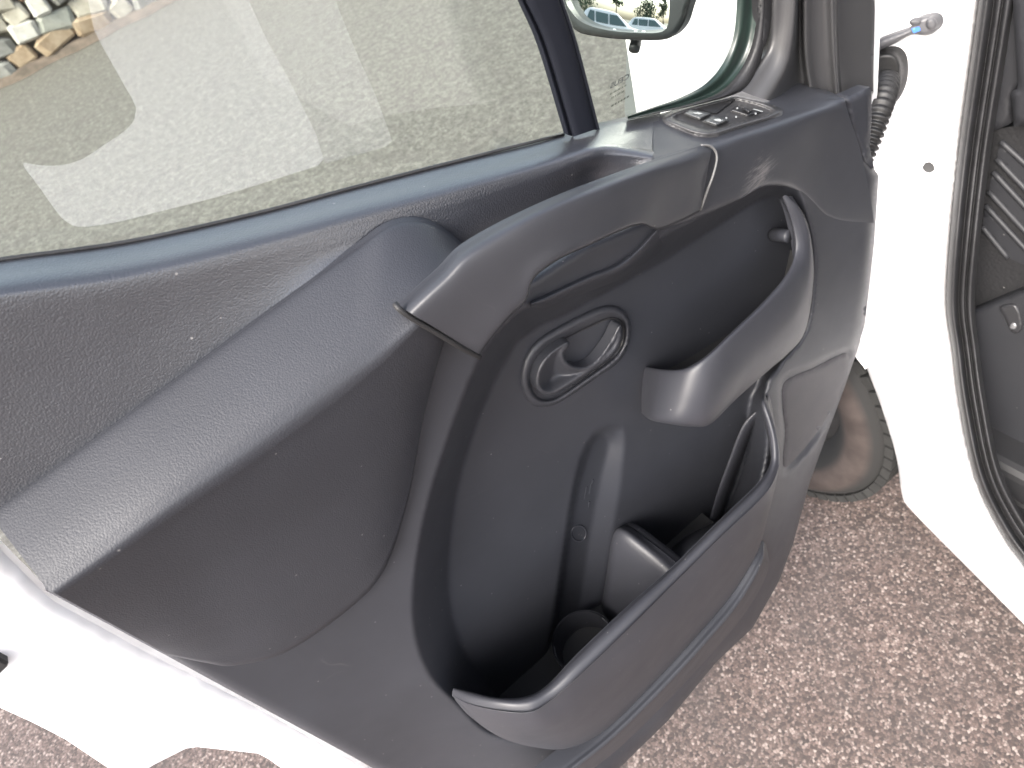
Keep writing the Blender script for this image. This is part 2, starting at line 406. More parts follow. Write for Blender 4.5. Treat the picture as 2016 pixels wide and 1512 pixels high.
REC_I = cat([(1010, 690), (950, 810), (906, 950), (888, 1090), (892, 1190), (912, 1262), (950, 1330), (1010, 1380), (1090, 1385), (1180, 1340), (1300, 1220), (1380, 1100), (1428, 1000), (1458, 920), (1470, 850),
             (1476, 790), (1515, 710), (1560, 640), (1575, 560), (1572, 490), (1555, 430), (1530, 395), (1500, 395), (1440, 430), (1390, 462), (1300, 520), (1170, 590), (1100, 628), (1068, 640), (1040, 660)], 5, True)
CH_O = cat([(1228, 845), (1185, 843), (1150, 880), (1128, 960), (1112, 1060), (1095, 1180), (1075, 1330), (1140, 1330), (1180, 1200), (1210, 1040), (1225, 940)], 5, True)
CH_I = cat([(1196, 872), (1180, 862), (1160, 890), (1136, 970), (1119, 1066), (1102, 1184), (1082, 1326), (1100, 1326), (1136, 1190), (1160, 1040), (1180, 940)], 5, True)
SPK_O = cat([(1538, 742), (1600, 712), (1660, 684), (1682, 690), (1680, 740), (1655, 800), (1610, 870), (1545, 940), (1530, 915), (1536, 850), (1530, 790)], 5, True)
SPK_I = cat([(1546, 752), (1604, 724), (1656, 698), (1670, 700), (1667, 740), (1643, 796), (1600, 862), (1550, 918), (1542, 905), (1546, 850), (1541, 795)], 5, True)
RING_O = cat([(1140 + 17 * math.cos(a) + 3 * math.cos(a), 1050 + 18 * math.sin(a)) for a in np.arange(8) * math.pi / 4], 3, True)
RING_M = cat([(1140 + 16 * math.cos(a), 1050 + 15 * math.sin(a)) for a in np.arange(8) * math.pi / 4], 3, True)
def card_depth(p):
    y = base(p)
    rec = -.018 + .004 * (p[:, 0] - 1100) / 300
    t = ramp(p, REC_O, REC_I, False); y = y * (1 - t) + t * rec
    y = y + .015 * ramp(p, CH_O, CH_I, False)
    y = y + .007 * ramp(p, SPK_O, SPK_I)
    return y
CARD = [(90, 1163), (215, 1230), (330, 1292), (530, 1401), (735, 1512), (900, 1602), (1010, 1664), (1080, 1668), (1150, 1600), (1220, 1512), (1316, 1418), (1411, 1303), (1482, 1236), (1534, 1144), (1562, 1069),
        (1594, 950), (1630, 850), (1662, 765), (1688, 690), (1702, 640), (1712, 560), (1722, 470), (1730, 345), (1700, 305), (1600, 312), (1500, 345), (1400, 392), (1300, 420), (1150, 480), (960, 600), (850, 640),
        (700, 760), (500, 890), (300, 1030), (150, 1130)]
card = patch('trim_panel', CARD, card_depth, M_smooth, D, step=6, roll=(20, .012), skirt=.02)

# moulded circle on the bottle channel and a little embossed mark above it
def ring_on(name, cx, cy, rx, ry, wdt, parent, matl, h=.0016):
    a = np.linspace(0, 2 * math.pi, 25)[:-1]; v = []; f = []
    for k, (s, hh) in enumerate(((1, -.001), (1 - wdt * .35, h), (1 - wdt * .65, h), (1 - wdt, -.001))):
        pts = np.stack([cx + rx * s * np.cos(a), cy + ry * s * np.sin(a)], 1)
        v += list(on_axis(pts, card_depth(pts) - hh))
    for k in range(3):
        for j in range(24): f.append((k * 24 + j, k * 24 + (j + 1) % 24, (k + 1) * 24 + (j + 1) % 24, (k + 1) * 24 + j))
    return mesh(name, v, face_cam(v, f), matl, parent)
ring_on('moulded_ring', 1140, 1050, 17, 18, .28, D, M_smooth)
for i, (x, y, l) in enumerate([(1150, 985, 26), (1160, 972, 18), (1158, 1000, 12), (1165, 955, 10)]):
    pts = np.array([(x, y), (x + 3, y), (x + 3 + l * .18, y - l), (x + l * .18, y - l)], float)
    v = np.concatenate([on_axis(pts, card_depth(pts) - .0008)])
    solid(mesh('moulded_mark', v, face_cam(v, [(0, 1, 2, 3)]), M_smooth, D, False), .001)
spk = patch('speaker_grille', SPK_I, lambda p: card_depth(p) - .0030, M_speaker, D, step=6, roll=(5, .002), skirt=.004)

# ---- belt rail and the scoop behind the grab handle
r0 = [(-420, 590, .006), (-180, 548, .004), (0, 515, 0), (250, 480, 0), (500, 425, 0), (700, 372, 0), (900, 321, 0), (1050, 284, 0), (1130, 262, 0), (1175, 251, 0), (1215, 242, 0), (1300, 221, 0)]
def row(ys, d): return [(x, y, dd) for (x, y), dd in zip(ys, d)]
XS = [-420, -180, 0, 250, 500, 700, 900, 1050, 1125, 1165, 1208, 1290]
def rw(ys, ds, xs=XS): return [(x, y, d) for x, y, d in zip(xs, ys, ds)]
c1 = rw([632, 590, 556, 520, 463, 410, 358, 317, 293, 281, 279, 292], [-.034] * 9 + [-.034, -.036, -.053])
c2 = rw([650, 608, 574, 538, 480, 427, 374, 332, 306, 293, 290, 300], [-.043] * 9 + [-.044, -.046, -.063])
c3 = rw([672, 630, 596, 560, 502, 448, 394, 350, 322, 309, 303, 308], [-.046] * 9 + [-.047, -.050, -.069])
c4 = rw([900, 850, 810, 692, 575, 485, 442, 402, 370, 348, 338, 330], [-.050] * 7 + [-.048, -.043, -.040, -.052, -.075], [-420, -180, 0, 250, 500, 700, 900, 1050, 1125, 1172, 1222, 1292])
c5 = rw([1320, 1150, 1015, 838, 662, 520, 520, 470, 440, 405, 385, 360], [-.056] * 7 + [-.052, -.046, -.042, -.055, -.080], [-420, -180, -10, 240, 490, 690, 900, 1050, 1130, 1185, 1235, 1292])
rb = [(x, y - 8, d + .012) for x, y, d in r0]
mixd = lambda a, b, t: [(x * (1 - t) + X * t, y * (1 - t) + Y * t, d * (1 - t) + e * t) for (x, y, d), (X, Y, e) in zip(a, b)]
loft('upper_trim', [rb, r0, mixd(r0, c1, .5), c1, c2, c3, mixd(c3, c4, .4), c4, c5], M_belt, D, nu=10, nv=7)

# ---- armrest with its ramp, crest and bulging lower face
A0 = [(-22, 1012), (130, 903), (280, 793), (430, 683), (580, 575), (700, 490), (775, 441), (850, 440), (925, 492)]
Bc = [(93, 1160), (205, 1078), (322, 990), (442, 905), (560, 820), (668, 742), (755, 678), (835, 612), (925, 545)]
R5 = [(330, 1288), (400, 1302), (462, 1307), (562, 1280), (682, 1198), (754, 1120), (802, 985), (834, 820), (880, 650)]
R5y = [-.048, -.047, -.046, -.050, -.058, -.064, -.072, -.080, -.092]
def mixr(a, b, t): return [(x * (1 - t) + X * t, y * (1 - t) + Y * t) for (x, y), (X, Y) in zip(a, b)]
def dr(a, d): return [(x, y, q) for (x, y), q in zip(a, d if hasattr(d, '__len__') else [d] * len(a))]
B2 = mixr(Bc, R5, .075); B3 = mixr(Bc, R5, .18); mid = mixr(Bc, R5, .55); late = mixr(Bc, R5, .92)
yl = lambda t, bow: [-.118 * (1 - t) + r * t - bow for r in R5y]
loft('armrest', [dr([(x - 4, y - 8) for x, y in A0], -.050), dr(A0, -.0555), dr(mixr(A0, Bc, .07), -.064), dr(mixr(A0, Bc, .45), -.088), dr(mixr(A0, Bc, .76), -.105), dr(mixr(A0, Bc, .97), -.1145),
                 dr(B2, [-.1185] * 9), dr(B3, yl(.15, .004)), dr(mid, yl(.55, .006)), dr(late, yl(.93, .003)), dr(R5, R5y), dr([(x + (x - X) * .012, y + (y - Y) * .012) for (x, y), (X, Y) in zip(R5, Bc)], [q + .012 for q in R5y])],
     M_grain, D, nu=12, nv=7)

# ---- front trim: top face with the switches, folding down to the recess
bo = P(1300, 224, 0); bn = np.cross(P(1400, 272, -.062) - bo, P(1600, 210, -.052) - bo); bn /= np.linalg.norm(bn)
if bn[2] < 0: bn = -bn
def onb(l, h=0.0): return list(on_plane(l, bo, bn, h))
f0 = onb([(1286, 228), (1340, 213), (1400, 195), (1450, 183), (1510, 193), (1548, 190), (1592, 176), (1640, 188), (1662, 193)])
f1 = onb([(1286, 293), (1335, 285), (1402, 268), (1450, 252), (1500, 237), (1545, 223), (1595, 209), (1640, 200), (1664, 199)])
f2 = [P(x, y, d) for x, y, d in [(1286, 316, -.076), (1340, 305, -.075), (1408, 286, -.073), (1458, 268, -.072), (1508, 252, -.069), (1552, 238, -.066), (1600, 224, -.062), (1645, 212, -.058), (1667, 212, -.056)]]
f3 = [P(x, y, d) for x, y, d in [(1280, 345, -.080), (1345, 332, -.079), (1410, 312, -.077), (1462, 294, -.075), (1512, 276, -.072), (1558, 262, -.068), (1608, 246, -.061), (1652, 232, -.057), (1673, 232, -.056)]]
f4 = [P(x, y, d) for x, y, d in [(1290, 425, -.079), (1345, 402, -.079), (1400, 378, -.077), (1455, 352, -.074), (1510, 330, -.069), (1562, 310, -.063), (1612, 310, -.053), (1660, 310, -.050), (1698, 312, -.049)]]
bz = lambda x, y, o_=0.0: (x, y, float(base(np.array([[x, y]], float))[0]) + o_)
f5 = [P(*a) for a in [(1300, 455, -.074), (1345, 440, -.074), (1398, 418, -.072), (1455, 392, -.069), (1512, 364, -.063), bz(1578, 372, -.001), bz(1634, 420, -.0008), bz(1690, 430, -.0008), bz(1720, 430, -.0008)]]
f6 = [p + np.array([0, .02 if k < 5 else .003, -.004]) for k, p in enumerate(f5)]
front = loft3('front_trim', [[p + (np.array([.01, .03, -.002]) if k > 2 else np.array([0, .004, -.008])) for k, p in enumerate(f0)], f0, [(a + b) / 2 for a, b in zip(f0, f1)], f1, f2, f3, f4, f5, f6], M_front, D, nu=10, nv=6)
# small end cap next to the hinge
patch('hinge_side_cover', [(1662, 194), (1716, 170), (1716, 240), (1712, 290), (1722, 335), (1700, 318), (1684, 285), (1672, 235)], lambda p: -.046 + 0 * p[:, 0], M_smooth, D, step=8, roll=(4, .004), skirt=.015)

# ---- grab handle: shell bar with a finger gap below
T = [(782, 600), (822, 562), (862, 526), (900, 487), (958, 451), (1038, 411), (1117, 377), (1197, 347), (1250, 328), (1290, 314), (1335, 300), (1380, 287), (1402, 289)]
Lw = [(944, 698), (958, 678), (982, 647), (1006, 620), (1034, 592), (1050, 548), (1097, 511), (1157, 483), (1214, 456), (1262, 441), (1296, 450), (1350, 429), (1379, 413)]
Ty = [-.110, -.112, -.114, -.116, -.118, -.118, -.116, -.112, -.107, -.102, -.096, -.088, -.082]
Ly = [-.119, -.127, -.133, -.137, -.139, -.141, -.140, -.135, -.128, -.117, -.100, -.091, -.084]
Fy = [-.130, -.134, -.137, -.139, -.140, -.139, -.136, -.131, -.125, -.119, -.110, -.100, -.090]
h1 = mixr(T, Lw, .12); h2 = mixr(T, Lw, .27); h3 = mixr(T, Lw, .7); h4 = mixr(T, Lw, .95)
q = lambda a, b, t: [x * (1 - t) + y * t for x, y in zip(a, b)]
loft('grab_handle', [dr([(x + 4, y + 14) for x, y in T], [d + .022 for d in Ty]), dr([(x + 1, y - 1) for x, y in T], [d + .008 for d in Ty]), dr(mixr(T, Lw, .03), Ty), dr(h1, q(Ty, Fy, .75)), dr(h2, Fy), dr(h3, q(Fy, Ly, .45)), dr(h4, q(Fy, Ly, .85)), dr(Lw, [d + .003 for d in Ly]),
                     dr([(x + 1, y + 1) for x, y in Lw], [d + .012 for d in Ly]), dr([(x + 3, y - 8) for x, y in Lw], [d + .035 for d in Ly])], M_handle, D, nu=8, nv=6)
# rounded end seam strip on the right end of the handle
tube('handle_end_seam', [P(x, y, d) for x, y, d in [(1380, 286, -.083), (1398, 287, -.084), (1409, 299, -.086), (1411, 316, -.088), (1404, 345, -.090), (1394, 372, -.089), (1379, 414, -.081)]], .0012, M_rim, D, k=5, n=8)
tube('handle_gap_shadow', [P(x, y, d) for x, y, d in [(778, 598, -.118), (786, 608, -.122), (812, 627, -.124), (860, 655, -.124), (911, 686, -.122), (944, 703, -.116)]], .0022, M_black, D, k=5, n=8)  # black tube put in as the shadow under the handle's left end
# finger cup behind the bar
loft('finger_cup', [[(1036, 600, -.050), (1060, 540, -.045), (1100, 505, -.045), (1160, 470, -.045), (1220, 445, -.045), (1262, 430, -.050), (1292, 440, -.062)],
                    [(1038, 598, -.064), (1056, 556, -.058), (1098, 525, -.056), (1158, 496, -.056), (1216, 470, -.056), (1258, 448, -.060), (1292, 446, -.070)],
                    [(1042, 596, -.078), (1066, 580, -.076), (1094, 566, -.076), (1157, 536, -.075), (1214, 512, -.073), (1254, 484, -.074), (1292, 452, -.078)],
                    [(1046, 598, -.086), (1070, 590, -.086), (1092, 580, -.085), (1157, 550, -.084), (1218, 525, -.082), (1258, 494, -.081), (1294, 455, -.080)],
                    [(1046, 604, -.080), (1072, 600, -.080), (1096, 590, -.079), (1160, 560, -.078), (1222, 536, -.076), (1264, 506, -.074), (1300, 468, -.072)],
                    [(1050, 612, -.050), (1076, 610, -.050), (1100, 600, -.050), (1164, 572, -.050), (1226, 548, -.050), (1270, 520, -.050), (1306, 486, -.050)]], M_smooth, D, nu=8, nv=6)

# ---- inner release: bezel, bowl, lever
def c5(l): return [(760 + x / 2.52, 250 + y / 2.52) for x, y in l]
BZ_O = cat(c5([(668, 1200), (692, 1130), (745, 1060), (830, 1003), (950, 940), (1060, 893), (1130, 887), (1182, 912), (1210, 962), (1212, 1035), (1190, 1112), (1140, 1178), (1050, 1240), (950, 1310), (860, 1368), (780, 1393), (718, 1375), (678, 1320), (664, 1258)]), 4, True)
BZ_I = cat(c5([(720, 1245), (742, 1170), (795, 1105), (885, 1048), (1000, 990), (1098, 947), (1150, 948), (1180, 978), (1184, 1040), (1160, 1108), (1100, 1168), (1000, 1238), (885, 1318), (825, 1348), (768, 1345), (730, 1305)]), 4, True)
rec = lambda p: card_depth(p)
rb0 = float(card_depth(np.array([[1135., 700.]]))[0])
ringh = lambda p: rb0 - .0075 * (np.clip(1 - np.abs(dist(p, BZ_O) - dist(p, BZ_I)) / (dist(p, BZ_O) + dist(p, BZ_I) + 1e-6), 0, 1)) ** .5
patch('release_bezel', BZ_O, ringh, M_handle, D, step=4, holes=[BZ_I], skirt=.006)
BW = cat(c5([(722, 1245), (745, 1172), (797, 1108), (886, 1051), (1000, 993), (1097, 950), (1148, 951), (1177, 980), (1181, 1040), (1157, 1106), (1098, 1165), (998, 1235), (883, 1314), (824, 1344), (770, 1341), (733, 1303)]), 4, True)
cen = np.array([760 + 950 / 2.52, 250 + 1140 / 2.52])
bowl = lambda p: rb0 + .026 * sstep(dist(p, BW) / 24) - .001
patch('release_bowl', BW, bowl, M_gloss, D, step=4)
LV = cat(c5([(740, 1250), (762, 1178), (810, 1118), (870, 1075), (905, 1062), (905, 1095), (885, 1115), (890, 1150), (915, 1178), (960, 1190), (1015, 1175), (1070, 1120), (1120, 1045), (1150, 985), (1168, 985), (1172, 1035), (1150, 1100), (1095, 1158), (1000, 1226), (885, 1300), (828, 1328), (778, 1326), (748, 1295)]), 4, True)
LV_I = np.array(c5([(800, 1260), (810, 1200), (850, 1140), (880, 1150), (920, 1205), (980, 1215), (1060, 1160), (1040, 1185), (950, 1240), (860, 1290)]))
def lever(p):
    e = dist(p, LV)
    dish = sstep(e / 34)
    return rb0 - .0125 + .016 * dish - .0045 * np.clip(e / 5, 0, 1) ** .5
patch('release_lever', LV, lever, M_handle, D, step=3.5, skirt=.012)

# ---- upper pocket
rim = [(1274, 722, -.020), (1302, 727, -.060), (1341, 727, -.092), (1372, 714, -.106), (1400, 693, -.110), (1440, 655, -.108), (1496, 602, -.100), (1538, 556, -.090), (1560, 522, -.080), (1567, 488, -.070), (1562, 448, -.062), (1551, 412, -.056), (1540, 389, -.050)]
rimo = [(1268, 730, -.020), (1300, 736, -.066), (1340, 737, -.098), (1375, 726, -.113), (1408, 704, -.117), (1450, 666, -.114), (1506, 614, -.106), (1550, 572, -.097), (1578, 540, -.087), (1588, 500, -.078), (1582, 452, -.068), (1566, 408, -.060), (1546, 384, -.052)]
p_m = [(1263, 775, -.022), (1290, 786, -.072), (1334, 790, -.106), (1376, 786, -.122), (1416, 770, -.125), (1470, 722, -.116), (1528, 664, -.107), (1568, 622, -.098), (1590, 585, -.088), (1600, 530, -.078), (1594, 462, -.068), (1578, 415, -.060), (1552, 386, -.052)]
p_b = [(1263, 810, -.022), (1282, 824, -.070), (1322, 832, -.104), (1362, 836, -.119), (1400, 830, -.122), (1450, 782, -.107), (1508, 730, -.098), (1552, 692, -.088), (1582, 655, -.077), (1596, 600, -.066), (1602, 520, -.055), (1590, 440, -.050), (1560, 386, -.048)]
p_u = [(x, y + 1.5, d + .022) for x, y, d in p_b]
up_in = [(x, y + 6, d + .006) for x, y, d in rim]
up_in2 = [(x + (1400 - x) * .03, y + 4 + 50 * min(1, i / 3, (12 - i) / 4), d + .010) for i, (x, y, d) in enumerate(rim)]
loft('upper_pocket', [up_in2, up_in, rim, rimo, p_m, p_b, p_u], M_pocket, D, nu=8, nv=7)
# floor of the upper pocket and the little peg at its front end
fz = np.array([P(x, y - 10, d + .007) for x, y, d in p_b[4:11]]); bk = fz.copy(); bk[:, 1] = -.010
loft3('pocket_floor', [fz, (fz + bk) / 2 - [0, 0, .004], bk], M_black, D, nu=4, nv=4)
tube('pocket_peg', [P(1524, 462, -.020), P(1540, 463, -.042), P(1553, 465, -.052)], .008, M_smooth, D, k=4, n=12)

# ---- lower pocket
lin = [(893, 1354, -.070), (931, 1363, -.104), (979, 1374, -.138), (1036, 1372, -.160), (1080, 1349, -.166), (1137, 1291, -.166), (1237, 1196, -.162), (1328, 1115, -.156), (1415, 1029, -.149), (1492, 955, -.140), (1516, 916, -.128), (1517, 880, -.115), (1510, 838, -.100), (1498, 795, -.080), (1500, 777, -.066)]
lou = [(890, 1366, -.071), (922, 1383, -.108), (979, 1397, -.144), (1040, 1401, -.168), (1082, 1381, -.175), (1142, 1330, -.175), (1240, 1236, -.170), (1330, 1146, -.164), (1419, 1057, -.157), (1505, 972, -.148), (1530, 924, -.135), (1533, 890, -.120), (1526, 846, -.104), (1512, 795, -.084), (1506, 774, -.068)]
lzz = [P(*a)[2] - .003 for a in lin]; lou = [(b[0], b[1], float(P(b[0], b[1], z_, 2)[1])) for b, z_ in zip(lou, lzz)]
lcr = [((a[0] + b[0]) / 2, (a[1] + b[1]) / 2 - 2, (a[2] + b[2]) / 2 - .0015) for a, b in zip(lin, lou)]
lo2 = [(x + .6, y + 5, d - .0015) for x, y, d in lou]
lm = [(893, 1372, -.070), (936, 1408, -.110), (996, 1434, -.145), (1062, 1440, -.172), (1118, 1420, -.182), (1180, 1370, -.184), (1276, 1276, -.180), (1362, 1186, -.172), (1440, 1100, -.163), (1504, 1020, -.151), (1524, 968, -.138), (1532, 915, -.118), (1530, 862, -.102), (1516, 800, -.082), (1510, 774, -.067)]
lb = [(896, 1378, -.068), (926, 1410, -.090), (985, 1450, -.115), (1052, 1469, -.140), (1120, 1470, -.156), (1196, 1432, -.162), (1290, 1340, -.158), (1372, 1250, -.152), (1440, 1170, -.143), (1488, 1092, -.130), (1508, 1030, -.116), (1522, 960, -.100), (1530, 880, -.086), (1520, 802, -.074), (1513, 772, -.062)]
lu = [(x + .5, y + 1.5, d + .035) for x, y, d in lb]
li2 = [(x, y + 5, d + .006) for x, y, d in lin]
li3 = [(x + 4, y + 5 + 80 * min(1, max(0, i - 1) / 4, (14 - i) / 5), d + .012) for i, (x, y, d) in enumerate(lin)]
loft('lower_pocket', [li3, li2, lin, lcr, lou, lo2, lm, lb, lu], M_pocket, D, nu=8, nv=6)
# ledge that runs below the pocket and the lower band of the card
L1 = [(1000, 1592, -.156), (1098, 1512, -.158), (1190, 1438, -.159), (1288, 1342, -.155), (1371, 1252, -.149), (1439, 1172, -.140), (1485, 1098, -.127), (1500, 1064, -.114)]
L1p = [P(*a) for a in L1]; wl = [1, 1, 1, 1, 1, .95, .8, .25]
L2p = [P(x + 17 * k, y + 11 * k, p[2] - .003, 2) for (x, y, _), p, k in zip(L1, L1p, wl)]
L3p = [P(x + 21 * k, y + 17 * k, float(p[1]) + .001) for (x, y, _), p, k in zip(L1, L2p, wl)]
L4p = [P(x + 34 * k, y + 30 * k, float(p[1]) + .022 * k) for (x, y, _), p, k in zip(L1, L2p, wl)]
L0p = [p + np.array([0, .02, 0]) for p in L1p]
loft3('lower_ledge', [L0p, L1p, [(a + b) / 2 for a, b in zip(L1p, L2p)], L2p, L3p, L4p], M_smooth, D, nu=8, nv=5)
# inside of the lower pocket: floor, bottle ring, divider, front rib
fl = [(-.05, -.06), (-.02, -.11), (.1, -.135), (.28, -.125), (.36, -.10), (.40, -.06), (.40, .0), (.2, .0), (-.05, .0)]
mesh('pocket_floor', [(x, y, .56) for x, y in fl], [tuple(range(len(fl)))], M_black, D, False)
dv = [[(1222, 1036, -.012), (1204, 1060, -.012), (1192, 1130, -.012), (1176, 1230, -.012), (1160, 1330, -.012)],
      [(1232, 1034, -.018), (1212, 1050, -.026), (1200, 1130, -.030), (1184, 1230, -.030), (1168, 1330, -.030)],
      [(1250, 1044, -.040), (1236, 1062, -.050), (1222, 1140, -.052), (1206, 1240, -.054), (1190, 1340, -.054)],
      [(1300, 1082, -.085), (1286, 1106, -.092), (1270, 1180, -.094), (1252, 1270, -.094), (1234, 1350, -.094)],
      [(1350, 1122, -.128), (1332, 1150, -.134), (1314, 1220, -.134), (1296, 1300, -.134), (1278, 1370, -.134)]]
loft('bottle_divider', dv, M_pocket, D, nu=6, nv=6)
loft('bottle_divider_top', [[(x, y, d) for x, y, d in [(1222, 1038, -.010), (1232, 1034, -.020), (1252, 1044, -.042), (1302, 1082, -.086), (1352, 1122, -.128)]],
                            [(1232, 1030, -.010), (1246, 1030, -.020), (1268, 1042, -.042), (1318, 1080, -.086), (1366, 1118, -.128)],
                            [(1242, 1040, -.008), (1258, 1044, -.018), (1280, 1058, -.040), (1328, 1096, -.082), (1372, 1130, -.126)]], M_pocket, D, nu=6, nv=6)
# half round bottle cup
def ringpts(r, z, n=24, a0=-20, a1=230, c=(.115, -.075)):
    return [np.array([c[0] + r * math.cos(ra(t)), c[1] + r * math.sin(ra(t)), z]) for t in np.linspace(a0, a1, n)]
cc = (P(1150, 1265, -.065)[0], -.065); zt = P(1150, 1265, -.065)[2]
loft3('bottle_cup', [ringpts(.040, zt - .12, c=cc), ringpts(.044, zt - .004, c=cc), ringpts(.046, zt, c=cc), ringpts(.048, zt - .004, c=cc), ringpts(.050, zt - .12, c=cc)], M_pocket, D, nu=2, nv=3)
loft('front_rib', [[(1500, 800, -.024), (1470, 830, -.016), (1440, 900, -.014), (1412, 980, -.012), (1390, 1060, -.010)],
                   [(1502, 796, -.040), (1464, 836, -.032), (1436, 905, -.030), (1408, 985, -.028), (1386, 1065, -.026)],
                   [(1506, 800, -.042), (1476, 846, -.034), (1450, 912, -.032), (1424, 990, -.030), (1402, 1068, -.028)],
                   [(1508, 806, -.024), (1482, 850, -.016), (1458, 916, -.014), (1430, 994, -.012), (1408, 1070, -.010)]], M_pocket, D, nu=6, nv=5)
loft('inner_shelf', [[(1310, 1090, -.02), (1350, 1056, -.02), (1400, 1030, -.02), (1440, 1010, -.02)],
                     [(1318, 1098, -.07), (1352, 1064, -.07), (1402, 1036, -.07), (1446, 1020, -.07)],
                     [(1330, 1120, -.11), (1366, 1086, -.11), (1414, 1056, -.11), (1456, 1034, -.11)],
                     [(1340, 1160, -.11), (1376, 1130, -.11), (1424, 1096, -.11), (1464, 1070, -.11)]], M_smooth, D, nu=5, nv=4)

# ---- switch panel on the front trim
def c1z(l): return [(1290 + x / 6.72, 150 + y / 6.72) for x, y in l]
SW_O = cat(c1z([(95, 570), (130, 512), (210, 478), (500, 390), (900, 282), (1060, 252), (1160, 264), (1400, 328), (1600, 398), (1690, 460), (1662, 522), (1500, 575), (1200, 662), (900, 760), (820, 792), (700, 800), (550, 782), (300, 692), (150, 632)]), 4, True)
SW_I = cat(c1z([(215, 550), (280, 505), (540, 425), (1000, 300), (1080, 290), (1380, 360), (1560, 430), (1590, 470), (1480, 520), (1150, 610), (830, 700), (740, 715), (620, 700), (380, 630), (250, 585)]), 4, True)
swh = lambda p: .0035 * ramp(p, SW_O, np.asarray(c1z([(150, 560), (200, 520), (560, 405), (1050, 275), (1400, 345), (1640, 460), (1480, 550), (1150, 640), (830, 740), (700, 760), (480, 720), (230, 610)])))
sw = plane_patch('switch_panel', SW_O, bo, bn, M_corner, VAN, h=lambda p: swh(p) - .0035 * ramp(p, SW_I, SW_I * .9 + SW_I.mean(0) * .1) + .0008, step=3, skirt=.006)
hole = c1z([(560, 432), (1000, 300), (1070, 296), (810, 492), (760, 488)])
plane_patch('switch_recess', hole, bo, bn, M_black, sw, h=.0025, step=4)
def button(name, l, parent, h0, h1, matl):
    o = np.asarray(c1z(l)); cen_ = o.mean(0)
    return plane_patch(name, cat(o, 3, True) if len(o) > 6 else o, bo, bn, matl, parent, h=h1, step=2.5, roll=(4, (h1 - h0)), skirt=.004)
M_sw = plastic('rocker_plastic', (.055, .058, .06), .4, 0, 0, .2)
b1 = button('window_switch', [(365, 495), (450, 432), (770, 490), (590, 580)], sw, .001, .0062, M_sw)
b2 = button('window_switch', [(610, 592), (780, 512), (1000, 582), (810, 660)], sw, .001, .0062, M_sw)
def mark(name, l, parent, h): return plane_patch(name, c1z(l), bo, bn, M_print, parent, h=h, step=3)
mark('printed_symbol', [(500, 480), (560, 474), (630, 492), (580, 508), (520, 498)], sw, .0068)
mark('printed_symbol', [(770, 568), (830, 562), (905, 580), (860, 602), (790, 590)], sw, .0068)
b3 = button('mirror_switch_plate', [(985, 460), (1085, 382), (1440, 470), (1225, 535)], sw, .001, .0034, M_gloss)
kb = button('mirror_knob', [(1140, 425), (1190, 395), (1300, 450), (1235, 500)], sw, .002, .0125, M_gloss)
for i, (x, y) in enumerate([(1085, 424), (940, 552), (1070, 536), (1328, 495)]):
    mark('printed_dot', [(x + 16 * math.cos(a), y + 16 * math.sin(a)) for a in np.arange(8) * math.pi / 4], sw, .0042)
mark('printed_bar', [(1290, 438), (1300, 428), (1430, 462), (1422, 474)], sw, .0042)

# ---- glass, division bar, seals
GY = .006
patch('window_pane', [(-520, -120), (960, -120), (1015, -10), (1080, 120), (1135, 275), (1110, 300), (600, 440), (0, 560), (-520, 640)], GY, M_glass, D, step=80)
patch('quarter_pane', [(1040, -120), (1500, -120), (1500, 40), (1488, 110), (1455, 160), (1390, 205), (1300, 236), (1165, 270), (1120, 160), (1080, 50)], GY + .004, M_glass, D, step=40)
# pale reflection in the pane, put in as overlapping translucent sheets
patch('reflection_sheet', [(150, -110), (186, 62), (215, 115), (246, 170)] + [tuple(q_) for q_ in cat([(246, 170), (266, 205), (268, 225), (258, 247), (235, 266), (205, 285), (165, 312), (125, 325), (80, 326), (38, 318)], 4)[1:]] + [(75, 365), (110, 415), (135, 444), (170, 447), (230, 438), (320, 415), (420, 390), (520, 360), (640, 322), (620, 260), (580, 180), (520, 70), (480, -20), (460, -110)], GY - .0015, M_veil, D, step=25)
patch('reflection_sheet', [(455, -110), (478, -20), (519, 70), (579, 180), (619, 260), (640, 322), (775, 285), (745, 200), (700, 100), (660, 0), (640, -110)], GY - .0018, M_veil2, D, step=25)
bar = [[(985, -110, -.004), (1015, -10, -.004), (1058, 90, -.004), (1110, 262, -.004)],
       [(990, -110, -.010), (1022, -10, -.010), (1066, 90, -.010), (1119, 266, -.010)],
       [(1000, -110, -.006), (1030, -10, -.006), (1074, 90, -.006), (1127, 268, -.006)],
       [(1006, -110, -.012), (1036, -10, -.012), (1080, 90, -.012), (1133, 268, -.012)],
       [(1070, -110, -.012), (1092, -10, -.012), (1124, 90, -.012), (1168, 256, -.012)],
       [(1076, -110, -.008), (1098, -10, -.008), (1130, 90, -.008), (1174, 256, -.008)],
       [(1082, -110, -.010), (1105, -10, -.010), (1137, 90, -.010), (1180, 254, -.010)],
       [(1084, -110, .004), (1107, -10, .004), (1139, 90, .004), (1181, 256, .004)]]
M_bar = plastic('bar_black_plastic', (.005, .006, .010), .6, 0, 0, .2, spec=.22)
loft('division_bar', bar, M_bar, D, nu=6, nv=3)
